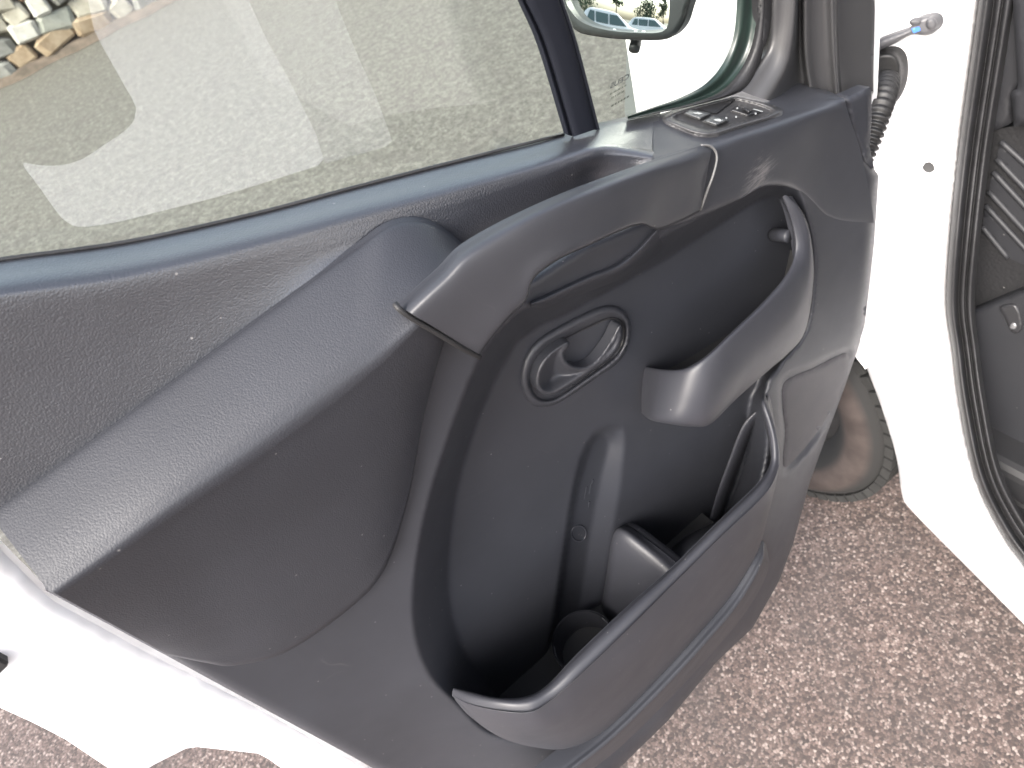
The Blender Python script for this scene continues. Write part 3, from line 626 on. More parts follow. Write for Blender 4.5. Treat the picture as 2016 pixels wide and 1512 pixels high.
# dark border and rubber round the quarter pane
q_in = [(1452, -60), (1450, 20), (1442, 80), (1420, 130), (1385, 168), (1335, 194), (1285, 211), (1235, 228)]
q_ou = [(1492, -60), (1490, 30), (1478, 95), (1452, 146), (1412, 184), (1350, 206), (1290, 220), (1236, 234)]
loft('quarter_pane_border', [dr(q_in, .004), dr(mixr(q_in, q_ou, .3), -.001), dr(mixr(q_in, q_ou, .7), .001), dr(q_ou, -.004)], M_glass_edge, D, nu=6, nv=4)
q_o2 = [(1512, -60), (1508, 40), (1500, 110), (1478, 165), (1440, 188), (1362, 209), (1294, 223), (1237, 236)]
loft('quarter_pane_rubber', [dr(q_ou, -.003), dr(mixr(q_ou, q_o2, .35), -.010), dr(mixr(q_ou, q_o2, .8), -.012), dr(q_o2, -.004)], M_seal, D, nu=6, nv=4)
tube('window_wiper_strip', [P(x, y - 2, .001) for x, y in [(-420, 588), (-180, 546), (0, 513), (250, 478), (500, 423), (700, 370), (900, 319), (1110, 266)]], .0015, M_rub, D, k=5, n=8)

# ---- corner trim below the windscreen pillar
ct = [[(1512, -90, .004), (1510, 0, .004), (1505, 80, .004), (1490, 120, .004), (1450, 168, .004)],
      [(1524, -90, -.010), (1523, 0, -.010), (1518, 80, -.008), (1500, 122, -.008), (1456, 170, -.006)],
      [(1540, -90, -.014), (1540, 0, -.014), (1534, 70, -.014), (1520, 125, -.014), (1482, 180, -.014)],
      [(1562, -90, -.022), (1561, 0, -.022), (1554, 80, -.022), (1540, 135, -.022), (1505, 187, -.022)],
      [(1570, -90, -.020), (1568, 0, -.020), (1562, 90, -.020), (1550, 140, -.020), (1520, 190, -.020)],
      [(1576, -90, .006), (1574, 0, .006), (1572, 90, .006), (1572, 140, .006), (1566, 190, .006)],
      [(1580, -90, .004), (1577, 0, .004), (1578, 90, .004), (1582, 140, .004), (1588, 182, .004)],
      [(1585, -90, -.012), (1584, 0, -.012), (1585, 90, -.012), (1590, 140, -.012), (1598, 180, -.012)],
      [(1600, -90, -.012), (1600, 0, -.012), (1602, 90, -.011), (1606, 140, -.010), (1614, 184, -.010)],
      [(1625, -90, -.016), (1625, 0, -.016), (1628, 90, -.016), (1632, 140, -.016), (1638, 187, -.016)],
      [(1638, -90, -.026), (1637, 0, -.026), (1640, 90, -.026), (1643, 140, -.026), (1648, 188, -.026)],
      [(1646, -90, -.024), (1646, 0, -.024), (1648, 90, -.024), (1650, 140, -.024), (1655, 190, -.024)],
      [(1650, -90, -.010), (1650, 0, -.010), (1652, 90, -.010), (1655, 140, -.010), (1660, 190, -.010)],
      [(1712, -90, -.012), (1714, 0, -.012), (1714, 80, -.012), (1714, 130, -.012), (1715, 172, -.012)],
      [(1719, -90, -.008), (1721, 0, -.008), (1720, 80, -.008), (1719, 130, -.008), (1718, 176, -.008)],
      [(1722, -90, .02), (1724, 0, .02), (1722, 80, .02), (1721, 130, .02), (1720, 178, .02)]]
loft('corner_trim', [[(x, y + (8 if k == 4 else 0), d) for k, (x, y, d) in enumerate(r)] for r in ct], M_corner, D, nu=6, nv=3)
# strip of foam behind the corner trim
patch('foam_strip', [(1490, -60), (1522, -60), (1520, 20), (1514, 70), (1506, 92), (1492, 96)], -.012, M_seal, D, step=9, roll=(9, .006), skirt=.01)

# ---- white steel shell of the door
XR, XF = -.36, .80
out = [(0, 1393), (60, 1420), (125, 1453), (215, 1513), (250, 1545), (292, 1511), (375, 1469), (515, 1484), (556, 1514), (700, 1600), (760, 1640), (800, 1560), (500, 1390), (300, 1290), (100, 1180), (0, 1080), (-40, 1010), (-120, 980), (-420, 1180), (-200, 1290)]
patch('door_inner_panel', out, lambda p: .004 + 0 * p[:, 0], M_white, D, step=24, roll=(10, .006), skirt=.012)
shell = [(-.352, .55), (-.30, .40), (-.2, .33), (.05, .30), (.30, .33), (.48, .42), (.66, .60), (.74, .72), (.77, .95), (.76, 1.12), (.60, 1.155), (.40, 1.22), (.10, 1.32), (-.10, 1.40), (-.22, 1.44)]
def slab(name, prof, y0, y1, matl, parent):
    n = len(prof); v = [(x, y0, z) for x, z in prof] + [(x, y1, z) for x, z in prof]
    f = [tuple(range(n)), tuple(range(n, 2 * n))[::-1]] + [(i, i + n, (i + 1) % n + n, (i + 1) % n) for i in range(n)]
    o = mesh(name, v, f, matl, parent, False)
    bv = o.modifiers.new('bevel', 'BEVEL'); bv.width = .006; bv.segments = 2
    return o
slab('door_outer_skin', [(-.225, .60), (-.20, .40), (-.1, .34), (.05, .32), (.30, .36), (.48, .46), (.64, .62), (.71, .74), (.735, .95), (.73, 1.10), (.60, 1.14), (.40, 1.20), (.10, 1.28), (-.10, 1.35), (-.22, 1.40)], .012, .085, M_white, D)
# dark rubber stop at the rear edge
st = [P(x, y, -.004) for x, y in [(-40, 1296), (0, 1298), (16, 1306), (18, 1312), (0, 1330), (-40, 1352)]]
slab_v = st + [p + np.array([0, .012, 0]) for p in st]
stp = mesh('rubber_stop', slab_v, [tuple(range(6)), tuple(range(6, 12))[::-1]] + [(i, i + 6, (i + 1) % 6 + 6, (i + 1) % 6) for i in range(6)], M_rub, D, False)
stp.modifiers.new('bevel', 'BEVEL').width = .002

# ---- maker's marking on the quarter pane, seen from behind
cu = bpy.data.curves.new('marking', 'FONT'); cu.body = 'CEUS'; cu.size = 1; cu.offset = .015
to = bpy.data.objects.new('tmp', cu); C.objects.link(to); bpy.context.view_layer.update()
me = bpy.data.meshes.new_from_object(to.evaluated_get(bpy.context.evaluated_depsgraph_get()))
bpy.data.objects.remove(to)
tv = np.array([v.co[:2] for v in me.vertices]); W = tv[:, 0].max()
u = 1 - tv[:, 0] / W; vv = tv[:, 1] / .73
pp = np.stack([1201 + 37 * u + 2 * vv, 175 - 21 * u - 11 * vv], 1)
mv = on_axis(pp, np.full(len(pp), GY + .0025))
mk_ = mesh('glass_marking', mv, face_cam(mv, [tuple(p.vertices) for p in me.polygons]), M_ink, D, False)
for k, (x, y, l) in enumerate([(1200, 188, 30), (1202, 196, 24), (1203, 211, 34), (1186, 180, 0)]):
    if l:
        ws = []; s = 0
        while s < l:
            d = RNG.uniform(3, 7); q_ = np.array([(x + s, y - .56 * s), (x + s + d, y - .56 * (s + d)), (x + s + d + 1, y - .56 * (s + d) - 4.2), (x + s + 1, y - .56 * s - 4.2)])
            ws.append(on_axis(q_, np.full(4, GY + .0025))); s += d + 1.6
        v = np.concatenate(ws); f = [(4 * i, 4 * i + 1, 4 * i + 2, 4 * i + 3) for i in range(len(ws))]
        mesh('marking_line', v, face_cam(v, f), glass_mat('faint_ink', (.66, .68, .66), 0) if k < 2 else glass_mat('ink', (.48, .5, .48), 0), D, False)

# ---- door mirror, seen through the quarter pane
mo = P(1220, 30, .50, 0); mn = np.array([-math.cos(ra(14)) * math.cos(ra(14)), -math.sin(ra(14)) * math.cos(ra(14)), math.sin(ra(14))]); mn /= np.linalg.norm(mn)
def cz2(l): return [(1080 + x / 6.72, y / 6.72) for x, y in l]
MG = cat(cz2([(190, -500), (200, -200), (225, 10), (290, 140), (400, 265), (560, 345), (760, 395), (1000, 425), (1300, 438), (1480, 425), (1560, 370), (1590, 250), (1600, 0), (1600, -300), (1560, -500), (900, -560)]), 3, True)
MF = cat(cz2([(110, -560), (110, -200), (130, 20), (190, 180), (300, 340), (440, 440), (700, 490), (1000, 520), (1350, 532), (1560, 515), (1690, 440), (1790, 300), (1850, 100), (1900, -50), (1920, -300), (1850, -560), (900, -640)]), 3, True)
mm, t_, b_ = mat('mirror_silver'); b_.inputs['Metallic'].default_value = 1; b_.inputs['Base Color'].default_value = (.86, .92, .90, 1); b_.inputs['Roughness'].default_value = .02
gv = on_plane(MG.mean(0)[None], mo, mn)[0]
mir = empty('door_mirror', (0, 0, 0)); mir.parent = VAN
v2, f_ = tri2d(MG, 5); v3 = on_plane(v2, mo, mn)
r2 = ((v3 - gv) ** 2).sum(1)
v3 = v3 - mn * (r2 / (2 * .45))[:, None]           # slightly convex
finish('mirror_glass', v3, f_, mm, mir)
M_mir = plastic('mirror_housing_plastic', (.022, .026, .026), .4, 700, .15, .5)
plane_patch('mirror_frame', MF, mo, mn, M_mir, mir, h=.004, step=6, holes=[MG], roll=(9, .010), skirt=.012)
bk_ = [on_plane(MF[::3], mo, mn, -.004), on_plane(MF[::3], mo, mn, -.03), on_plane(MF[::3] * .92 + MF.mean(0) * .08, mo, mn, -.07), on_plane(MF[::3] * .5 + MF.mean(0) * .5, mo, mn, -.10), on_plane(MF[::3] * .02 + MF.mean(0) * .98, mo, mn, -.105)]
loft3('mirror_housing', bk_, M_mir, mir, nu=3, nv=4, closed_u=True, cam=False)
tube('mirror_arm', [P(1250, 60, .57, 0), P(1252, 80, .56, 0), P(1248, 98, .55, 0)], .007, M_mir, mir, k=4, n=10)

# ================================================================== THE VAN BODY
jx = tps([(1700, 700, .775), (1780, 990, .765), (2016, 1230, .74), (2080, 1290, .73), (1860, 600, .86), (1745, 500, .80), (2016, 1110, .79), (1930, 0, .93), (1715, 0, .86), (1690, 300, .84), (1820, 330, .88), (1920, 930, .80), (1800, 800, .80)])
JB = cat([(1640, -60), (1660, 300), (1662, 560), (1684, 645), (1702, 712), (1735, 800), (1765, 900), (1776, 975), (1792, 1002), (1850, 1062), (1900, 1112), (2030, 1243), (2120, 1330), (2140, 1240), (2016, 1108), (1960, 1022), (1920, 932), (1892, 800), (1880, 690), (1868, 600), (1874, 480), (1890, 300), (1914, 120), (1930, 0), (1936, -60)], 3, True)
HL = cat([(1828 + 13 * math.cos(a), 333 + 15 * math.sin(a)) for a in np.arange(8) * math.pi / 4], 3, True)
DENT_O = cat([(1785, 290), (1840, 262), (1872, 250), (1868, 330), (1862, 400), (1850, 412), (1815, 398), (1788, 365)], 4, True)
DENT_I = cat([(1798, 300), (1840, 278), (1860, 280), (1856, 330), (1850, 380), (1820, 380), (1800, 355)], 4, True)
jd = lambda p: jx(p) + .010 * ramp(p, DENT_O, DENT_I)
patch('door_jamb', JB, jd, M_white, V, step=10, ax=0, holes=[HL], roll=(22, .03), skirt=.04, skirt_dir=(.85, .5, 0))
hl = on_axis(HL, jd(HL) + .012, 0); patch('jamb_hole', HL + (HL - HL.mean(0)) * .35, lambda p: jd(p) + .006, M_black, V, step=6, ax=0)
# rubber seal of the opening, three lips
sl_ = [(1932, -60), (1926, 0), (1910, 120), (1886, 300), (1868, 480), (1862, 600), (1874, 690), (1888, 800), (1916, 932), (1955, 1022), (2012, 1108), (2140, 1240)]
wd = [46, 45, 43, 40, 38, 36, 34, 33, 32, 33, 36, 40]
def off(k): return [(x + w_ * k, y - w_ * k * (.0 if y < 800 else .35)) for (x, y), w_ in zip(sl_, wd)]
sx = [float(a) for a in jx(np.asarray(sl_, float))]
def sr(k, h): return [(x, y, a + h) for (x, y), a in zip(off(k), sx)]
loft('door_seal', [sr(0, .006), sr(.12, -.012), sr(.4, -.016), sr(.62, -.004), sr(.70, .004), sr(.82, -.006), sr(1.0, -.006), sr(1.08, .004), sr(1.2, -.004), sr(1.4, -.002), sr(1.6, .02)], M_seal, V, ax=0, nu=6, nv=4)
# interior trim inside the opening
ix = lambda p: .955 + .00002 * (p[:, 0] - 1900) - .000045 * np.clip(p[:, 1] - 600, 0, 600)
M_int = plastic('footwell_grain', (.010, .010, .011), .65, 190, .8, .6, spec=.35)
M_kick = plastic('kick_plastic', (.015, .0155, .018), .55, 1100, .15, .7, spec=.4)
patch('pillar_lining', [(1960, -60), (2090, -60), (2090, 140), (1998, 178), (1990, 244), (1948, 262), (1925, 420), (1904, 545), (1916, 612), (1890, 660), (1870, 600), (1885, 450), (1910, 250), (1945, 60)], lambda p: ix(p) - .012, M_kick, V, step=9, ax=0, roll=(8, .01), skirt=.02)
patch('dash_end', [(1990, -60), (2090, -60), (2090, 240), (1996, 250), (1990, 180), (2004, 174)], lambda p: ix(p) - .03, M_kick, V, step=9, ax=0, roll=(6, .006), skirt=.02)
patch('footwell_side', [(1940, 258), (2090, 232), (2090, 560), (1915, 622), (1900, 560), (1925, 400)], lambda p: ix(p) + .004, M_int, V, step=8, ax=0)
ribs = [((1970, 278), (2060, 360)), ((1962, 312), (2070, 425)), ((1955, 338), (2070, 462)), ((1946, 376), (2060, 500)), ((1940, 404), (2070, 545)), ((1934, 446), (1985, 508))]
for (a, b) in ribs:
    pts = [np.array(a), (np.array(a) + np.array(b)) / 2, np.array(b)]
    tube('moulded_rib', [P(x, y, float(ix(np.array([[x, y]]))[0]) + .002, 0) for x, y in pts], .0042, M_kick, V, k=4, n=8)
for i in (0, 2, 4):
    a, b = ribs[i + 1 if i else 1], ribs[i]
    o_ = [ribs[i][0], ribs[i][1], ribs[i + 1][1], ribs[i + 1][0]]
    patch('rib_valley', o_, lambda p: ix(p) + .0015, M_kick, V, step=9, ax=0)
KP = [(1908, 612), (2000, 574), (2090, 540), (2090, 1010), (2040, 1030), (1985, 985), (1945, 900), (1925, 800), (1915, 700)]
kd = lambda p: ix(p) - .02
kp = patch('kick_panel', KP, kd, M_kick, V, step=8, ax=0, roll=(12, .014), skirt=.03)
CL = cat([(1968, 604), (2002, 600), (2014, 640), (2004, 656), (1990, 652), (1978, 626)], 4, True)
patch('trim_clip', CL, lambda p: kd(p) - .006, M_gloss, kp, step=4, ax=0, roll=(5, .005), skirt=.006)
patch('trim_screw', cat([(1995 + 8 * math.cos(a), 642 + 8 * math.sin(a)) for a in np.arange(8) * math.pi / 4], 3, True), lambda p: kd(p) - .008, M_steel, kp, step=3, ax=0, roll=(6, .004), skirt=.003)
# cab round the opening; its unseen parts are added to shade the right side
def box(name, a, b, matl, parent, bev=.01):
    v = [(x, y, z) for x in (a[0], b[0]) for y in (a[1], b[1]) for z in (a[2], b[2])]
    o = mesh(name, v, [(0, 1, 3, 2), (4, 6, 7, 5), (0, 4, 5, 1), (2, 3, 7, 6), (0, 2, 6, 4), (1, 5, 7, 3)], matl, parent, False)
    if bev: m_ = o.modifiers.new('bevel', 'BEVEL'); m_.width = bev; m_.segments = 3
    return o
box('footwell_back', (1.02, -1.3, .25), (1.05, .25, 1.25), M_black, V)
box('unseen_dashboard', (1.08, -.35, .75), (2.5, .15, 1.2), M_smooth, V, .04)
box('unseen_cab_floor', (.86, -1.3, .36), (2.5, .1, .44), M_black, V, .02)  # out of view, added dark to keep bright reflections off the trim
box('unseen_seat', (1.12, -1.22, .44), (1.62, -.55, .98), M_black, V, .08)  # unseen block, also added to darken what the trim reflects
box('unseen_underbody', (.88, -3.4, .22), (2.6, -.15, .34), M_black, V, .02)  # out of view, added to shade the ground beneath
box('unseen_bulkhead', (.98, -1.36, .45), (2.6, -1.30, 2.25), M_smooth, V)
box('unseen_side_panel', (.84, -3.6, .38), (.92, -1.20, 2.3), M_white, V, .03)
box('roof', (.90, -3.6, 2.25), (2.7, -.45, 2.36), M_white, V, .05)  # unseen, added to block sky on the right
tube('windscreen_pillar', [np.array([1.0, .0, 1.36]), np.array([.98, -.2, 1.7]), np.array([.97, -.48, 2.27])], .045, M_white, V, k=5, n=12)

M_strap = rubber_mat('grey_strap', (.075, .075, .08), .45, 60, .1)
# check strap with its bolt
def jp(x, y, h): return P(x, y, float(jd(np.array([[x, y]], float))[0]) + h, 0)
cs = patch('check_strap', cat([(1690, 106), (1720, 84), (1752, 70), (1790, 56), (1800, 40), (1815, 34), (1838, 32), (1848, 44), (1842, 62), (1822, 70), (1795, 68), (1765, 84), (1735, 98), (1700, 118)], 3, True), lambda p: jd(p) - .018, M_strap, V, step=5, ax=0, roll=(5, .006), skirt=.010)
patch('strap_bolt', cat([(1834 + 12 * math.cos(a), 47 + 13 * math.sin(a)) for a in np.arange(8) * math.pi / 4], 3, True), lambda p: jd(p) - .024, M_strap, cs, step=3, ax=0, roll=(7, .006), skirt=.008)
patch('strap_rivet', cat([(1802 + 12 * math.cos(a), 44 + 7 * math.sin(a)) for a in np.arange(8) * math.pi / 4], 3, True), lambda p: jd(p) - .021, M_strap, cs, step=3, ax=0, roll=(5, .003), skirt=.004)
patch('paint_dab', [(1794, 56), (1810, 52), (1813, 60), (1798, 66)], lambda p: jd(p) - .0192, M_blue, cs, step=4, ax=0)
# rubber grommet and corrugated cable sleeve
GO = cat([(1705, 130), (1715, 106), (1742, 97), (1765, 100), (1778, 118), (1780, 150), (1774, 178), (1758, 205), (1735, 215), (1700, 205)], 4, True)
GI = cat([(1718, 140), (1724, 118), (1742, 110), (1760, 113), (1768, 128), (1768, 150), (1762, 174), (1748, 195), (1735, 200), (1715, 195)], 4, True)
gm = patch('cable_grommet', GO, lambda p: jd(p) - .006 - .012 * ramp(p, GO, GI), M_boot, V, step=4, ax=0, skirt=.012)
cp_ = [jp(1744, 160, -.012), jp(1743, 172, -.035), jp(1738, 192, -.060), jp(1729, 222, -.080), jp(1718, 256, -.092), jp(1706, 290, -.100), jp(1694, 320, -.104)]
tube('corrugated_sleeve', cp_, .012, M_boot, V, k=26, n=16, rfun=lambda t: .0165 + .0020 * math.sin(t * 2 * math.pi * 16) - .004 * t)

M_bumper = plastic('grey_bumper_plastic', (.10, .11, .11), .6, 0, 0, .2)
# front wing with the wheel arch
arc = [(.245 + .40 * math.cos(ra(a)), .34 + .40 * math.sin(ra(a))) for a in np.linspace(136, 10, 14)]
prof = [(.0, .80)] + arc + [(.70, .38), (.70, .78), (.452, .86), (.45, 1.42), (.02, 1.42), (.0, 1.1)]
n_ = len(prof); X0, X1 = .772, .79
pv = [(X0, y, z) for y, z in prof] + [(X1, y, z) for y, z in prof]
wing = mesh('front_wing', pv, [tuple(range(n_))[::-1], tuple(range(n_, 2 * n_))] + [(i, (i + 1) % n_, (i + 1) % n_ + n_, i + n_) for i in range(n_)], M_white, V, False)
# dark trim at the front end of the wing
be = [(.446, 1.10), (.458, 1.085), (.490, .97), (.50, .87), (.446, .87)]
mesh('bumper_end', [(.776, y, z) for y, z in be] + [(.786, y, z) for y, z in be], [tuple(range(5))[::-1], tuple(range(5, 10))] + [(i, (i + 1) % 5, (i + 1) % 5 + 5, i + 5) for i in range(5)], M_bumper, V, False)

# wheel
def wheel():
    wroot = empty('wheel', (0, 0, 0)); wroot.parent = V
    prof_ = [(.06, .20), (.035, .215), (.012, .235), (.0, .262), (.002, .290), (.012, .312), (.028, .326), (.05, .333), (.11, .336), (.17, .333), (.20, .322), (.215, .290), (.215, .25), (.20, .215)]
    v = []; f = []; n = 96
    for i in range(n):
        a = 2 * math.pi * i / n
        for x, r in prof_: v.append((.795 + x, .245 + r * math.cos(a), .335 + r * math.sin(a)))
    k = len(prof_)
    for i in range(n):
        for j in range(k - 1): f.append((i * k + j, ((i + 1) % n) * k + j, ((i + 1) % n) * k + j + 1, i * k + j + 1))
    xm, t, b = mat('dusty_tyre')
    tc = N(t, 'ShaderNodeNewGeometry').outputs['Position']; sp = N(t, 'ShaderNodeSeparateXYZ'); t.links.new(tc, sp.inputs[0])
    mr = N(t, 'ShaderNodeMapRange'); t.links.new(sp.outputs['X'], mr.inputs[0]); mr.inputs[1].default_value = .799; mr.inputs[2].default_value = .806
    nz = N(t, 'ShaderNodeTexNoise', i_Scale=22.0, i_Detail=6.0); t.links.new(tc, nz.inputs['Vector'])
    du = rampn(t, nz.outputs['Fac'], [(.3, (.026, .019, .017)), (.7, (.052, .040, .036))])
    t.links.new(mixc(t, mr.outputs[0], du, (.012, .012, .012)), b.inputs['Base Color']); b.inputs['Roughness'].default_value = .85
    ty = mesh('tyre', v, f, xm, wroot)
    for i in range(60):                       # tread blocks in three rows
        a = 2 * math.pi * i / 60
        if not (math.cos(a) < .3): continue
        for (x0, x1, sh) in ((.018, .062, 0), (.070, .105, .5), (.113, .148, 0), (.156, .198, .5)):
            aa = a + sh * 2 * math.pi / 60; h = 2 * math.pi / 60 * .40
            bv = []
            for r in (.325, .343):
                for xx, da in ((x0, -h), (x1, -h), (x1, h), (x0, h)):
                    bv.append((.795 + xx, .245 + r * math.cos(aa + da), .335 + r * math.sin(aa + da)))
            mesh('tread_block', bv, [(0, 3, 2, 1), (4, 5, 6, 7), (0, 1, 5, 4), (1, 2, 6, 5), (2, 3, 7, 6), (3, 0, 4, 7)], M_tread, wroot, False)
    rim_ = [(.06, .205), (.05, .19), (.07, .17), (.05, .12), (.045, .05), (.05, .0)]
    v = []; f = []
    for i in range(48):
        a = 2 * math.pi * i / 48
        for x, r in rim_: v.append((.795 + x, .245 + r * math.cos(a), .335 + r * math.sin(a)))
    for i in range(48):
        for j in range(5): f.append((i * 6 + j, ((i + 1) % 48) * 6 + j, ((i + 1) % 48) * 6 + j + 1, i * 6 + j + 1))
    mesh('rim', v, f, M_rub, wroot)
M_tread = rubber_mat('tread_rubber', (.016, .016, .0155), .85, 120, .4)
wheel()
# liner of the wheel arch
v = []; f = []
for i, a in enumerate(np.linspace(10, 190, 25)):
    for x in (.84, 1.1): v.append((x, .245 + .40 * math.cos(ra(a)), .34 + .40 * math.sin(ra(a))))
for i in range(24): f.append((2 * i, 2 * i + 1, 2 * i + 3, 2 * i + 2))
solid(mesh('arch_liner', v, f, M_rub, V), .01)
adopt(V)

# ================================================================== STONE WALL beyond the road
Wl = empty('rubble_wall', (0, 9.2, 0), 'rubble stone wall of cream, grey and rust stones at the road edge', 'wall')
def stone_mat(name, c1_, c2_):
    x, t, b = mat(name)
    tc = N(t, 'ShaderNodeNewGeometry').outputs['Position']
    n1 = N(t, 'ShaderNodeTexNoise', i_Scale=6.0, i_Detail=8.0, i_Roughness=.65); t.links.new(tc, n1.inputs['Vector'])
    t.links.new(rampn(t, n1.outputs['Fac'], [(.35, c1_), (.65, c2_)]), b.inputs['Base Color']); b.inputs['Roughness'].default_value = .9
    bp = N(t, 'ShaderNodeBump', i_Strength=.6, i_Distance=.02); t.links.new(n1.outputs['Fac'], bp.inputs['Height']); t.links.new(bp.outputs[0], b.inputs['Normal'])
    return x
SM = [stone_mat('cream_stone', (.22, .20, .155), (.36, .34, .29)), stone_mat('white_stone', (.30, .29, .26), (.42, .41, .38)), stone_mat('rust_stone', (.14, .075, .04), (.24, .15, .09)),
      stone_mat('tan_stone', (.20, .14, .085), (.33, .26, .18)), stone_mat('grey_stone', (.11, .11, .10), (.20, .20, .185)), stone_mat('green_grey_stone', (.13, .135, .115), (.25, .255, .225))]
M_mortar = stone_mat('mossy_mortar', (.07, .07, .04), (.17, .16, .12))
wy = 8.98
mw = mesh('wall_core', [(-6, wy + .12, 0), (9, wy + .12, 0), (9, wy + .12, 1.7), (-6, wy + .12, 1.7), (-6, wy + .6, 0), (9, wy + .6, 0), (9, wy + .6, 1.7), (-6, wy + .6, 1.7)],
          [(0, 1, 2, 3), (7, 6, 5, 4), (3, 2, 6, 7), (0, 3, 7, 4), (1, 5, 6, 2)], M_mortar, Wl, False)
def stone_mesh(seed):
    r = np.random.default_rng(seed); bm = bmesh.new()
    bmesh.ops.create_cube(bm, size=1)
    for vt in bm.verts:
        s = r.uniform(.72, 1.0, 3); vt.co = Vector((vt.co.x * s[0], vt.co.y * s[1], vt.co.z * s[2]))
    bmesh.ops.bevel(bm, geom=bm.edges[:] + bm.verts[:], offset=.11, segments=1, profile=.6, affect='EDGES')
    for vt in bm.verts: vt.co += Vector(r.normal(0, .022, 3))
    me = bpy.data.meshes.new('stone'); bm.to_mesh(me); bm.free(); return me
variants = {}
for k in range(len(SM)):
    for s_ in range(4):
        me_ = stone_mesh(k * 10 + s_); me_.materials.append(SM[k]); variants[(k, s_)] = me_
z = .05; rowi = 0
while z < 1.5:
    hgt = RNG.uniform(.12, .21); x = -3.2 + RNG.uniform(0, .3)
    while x < 4.4:
        wdt = RNG.uniform(.15, .40); k = RNG.choice(6, p=[.28, .27, .09, .12, .12, .12])
        if z < .06: wdt *= 1.2; k = RNG.choice(6, p=[.1, .05, .35, .15, .25, .1])
        o = bpy.data.objects.new('stone', variants[(int(k), int(RNG.integers(4)))]); C.objects.link(o); o.parent = Wl
        o.location = (x + wdt / 2, wy + .10 + RNG.uniform(-.03, .03), z + hgt / 2 + RNG.uniform(-.03, .03))
        o.scale = (wdt * RNG.uniform(1.08, 1.25), .3, hgt * RNG.uniform(1.08, 1.32)); o.rotation_euler = (RNG.uniform(-.1, .1), RNG.uniform(-.28, .28), RNG.uniform(-.12, .12))
        x += wdt + .025
    z += hgt + .005
for o in Wl.children: o.matrix_parent_inverse = Matrix.Translation(Wl.location).inverted()
# strip of soil and rusty gravel at the foot of the wall
v = []; f = []
xs = np.linspace(-6, 9, 90)
for i, x in enumerate(xs):
    v += [(x, wy - .13 + RNG.uniform(-.05, .05), .003), (x, wy - .05 + RNG.uniform(-.03, .03), .05 + RNG.uniform(0, .03)), (x, wy + .13, .09)]
    if i: f += [(3 * i - 3, 3 * i, 3 * i + 1, 3 * i - 2), (3 * i - 2, 3 * i + 1, 3 * i + 2, 3 * i - 1)]
vg = mesh('verge', v, f, stone_mat('rusty_soil', (.06, .048, .036), (.13, .10, .078)))
vg['kind'] = 'structure'

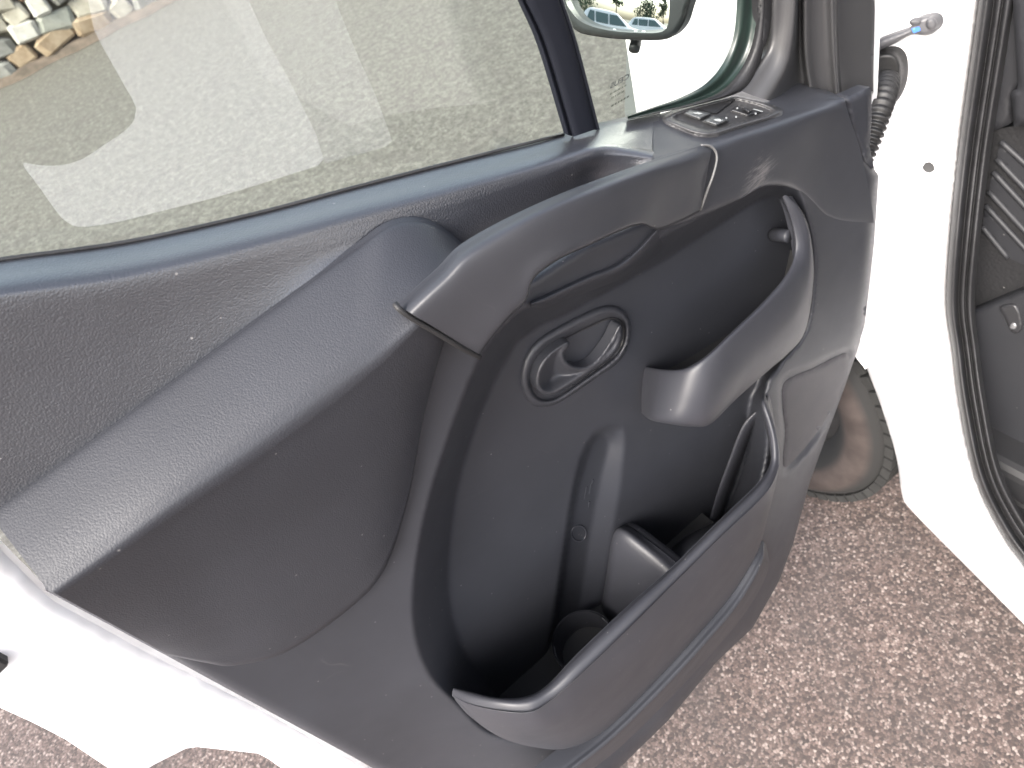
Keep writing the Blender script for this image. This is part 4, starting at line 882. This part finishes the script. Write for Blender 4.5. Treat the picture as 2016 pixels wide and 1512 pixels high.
# ================================================================== what the door mirror shows: two parked cars and trees
M_cglass = paint_mat('car_glass', (.05, .09, .085), .08, .5); M_tyre = rubber_mat('tyre_rubber', (.02, .02, .02), .8)
def parked_car(loc, rz, label, kind):
    root = empty('parked_car', (0, 0, 0), label, 'car', 'parked cars in the mirror')
    sec = [(-2.0, .35, .62, .78), (-1.95, .28, .80, .82), (-1.2, .25, .90, .86), (-.5, .25, .93, .87), (.6, .25, .95, .87), (1.5, .25, .96, .86), (1.9, .28, .90, .82), (1.98, .38, .70, .76)]
    rows = []
    for x, z0, z1, hw in sec:
        rows.append([np.array([x, y_, z_]) for y_, z_ in [(0, z0), (hw * .9, z0), (hw, z0 + .12), (hw, (z0 + z1) / 2 + .05), (hw * .96, z1 - .05), (hw * .86, z1), (0, z1 + .015), (-hw * .86, z1), (-hw * .96, z1 - .05), (-hw, (z0 + z1) / 2 + .05), (-hw, z0 + .12), (-hw * .9, z0)]])
    loft3('body', rows, M_white, root, nu=2, nv=4, closed_u=True, cam=False)
    cab = [(-1.25, .90, .76, .905), (-.55, .91, .66, 1.36), (-.2, .91, .63, 1.46), (.7, .92, .62, 1.47), (1.35, .92, .64, 1.38), (1.85, .92, .74, .93)]
    rows = []
    for x, zb, hw, zt in cab:
        rows.append([np.array([x, y_, z_]) for y_, z_ in [(.80, zb), (hw * .98, (zb + zt) / 2 + .02), (hw * .9, zt - .03), (hw * .7, zt), (0, zt + .02), (-hw * .7, zt), (-hw * .9, zt - .03), (-hw * .98, (zb + zt) / 2 + .02), (-.80, zb)]])
    loft3('roof', rows, M_white, root, nu=2, nv=4, cam=False)
    for sy in (1, -1):
        for (xa, xb, xc, xd) in ((-.92, .05, .03, -.42), (.13, .85, .85, .11), (.93, 1.45, 1.2, .93)):
            v = [(xa, sy * .795, .96), (xb, sy * .795, .96), (xc, sy * .665, 1.35), (xd, sy * .665, 1.35)]
            mesh('side_window', v, [(0, 1, 2, 3)] if sy < 0 else [(3, 2, 1, 0)], M_cglass, root, False)
        for x in (-1.28, 1.22):
            v = []; f = []
            for i in range(24):
                a = 2 * math.pi * i / 24
                for yy, r in ((.70, .18), (.70, .31), (.86, .31), (.88, .27), (.87, .20), (.84, .0)): v.append((x + r * math.cos(a), sy * yy, .31 + r * math.sin(a)))
            for i in range(24):
                for j in range(5): f.append((i * 6 + j, ((i + 1) % 24) * 6 + j, ((i + 1) % 24) * 6 + j + 1, i * 6 + j + 1))
            mesh('wheel', v, f, M_tyre, root)
    root.location = loc; root.rotation_euler = (0, 0, rz)
parked_car((-7.4, 3.8, 0), ra(62), 'white parked car nearest in the door mirror, left of the other one', 0)
parked_car((-12.4, 2.2, 0), ra(88), 'white parked car farther off at the right of the door mirror', 1)
lx, lt_, lb_ = mat('tree_leaves'); lb_.inputs['Base Color'].default_value = (.045, .075, .035, 1); lb_.inputs['Roughness'].default_value = .7
M_bark = stone_mat('bark', (.06, .045, .03), (.12, .09, .07))
def tree(x, y, h, w_, label, seed):
    r = np.random.default_rng(seed); root = empty('tree', (0, 0, 0), label, 'tree', 'trees in the mirror')
    tube('trunk', [np.array([0, 0, 0.]), np.array([.1, .05, h * .3]), np.array([0, 0, h * .7])], .2, M_bark, root, k=4, n=8, rfun=lambda t: .16 * (1 - .75 * t))
    v = []; f = []
    for _ in range(26):
        c = np.array([r.normal(0, w_ * .33), r.normal(0, w_ * .33), h * (.35 + .6 * r.random())]); c[:2] *= 1.15 - (c[2] / h) ** 2 * .8
        for _ in range(70):
            p = c + r.normal(0, w_ * .15, 3); a = r.normal(0, 1, 3); a /= np.linalg.norm(a); b = np.cross(a, r.normal(0, 1, 3)); b /= np.linalg.norm(b)
            sz = .10 + .1 * r.random(); i = len(v); v += [p - a * sz, p + b * sz * .5, p + a * sz, p - b * sz * .5]; f.append((i, i + 1, i + 2, i + 3))
    mesh('crown', v, f, lx, root, False); root.location = (x, y, 0)
tree(-16.8, 13.2, 4.6, 3.2, 'round dark tree behind the left car in the door mirror', 1)
tree(-23.5, 9.8, 6.5, 1.2, 'thin tall tree between the two cars in the door mirror', 2)
tree(-25, 4.9, 3.6, 2.6, 'low round bush behind the right car in the door mirror', 3)
tree(-28, 2.4, 6.0, 1.3, 'thin tree at the right edge of the door mirror', 4)
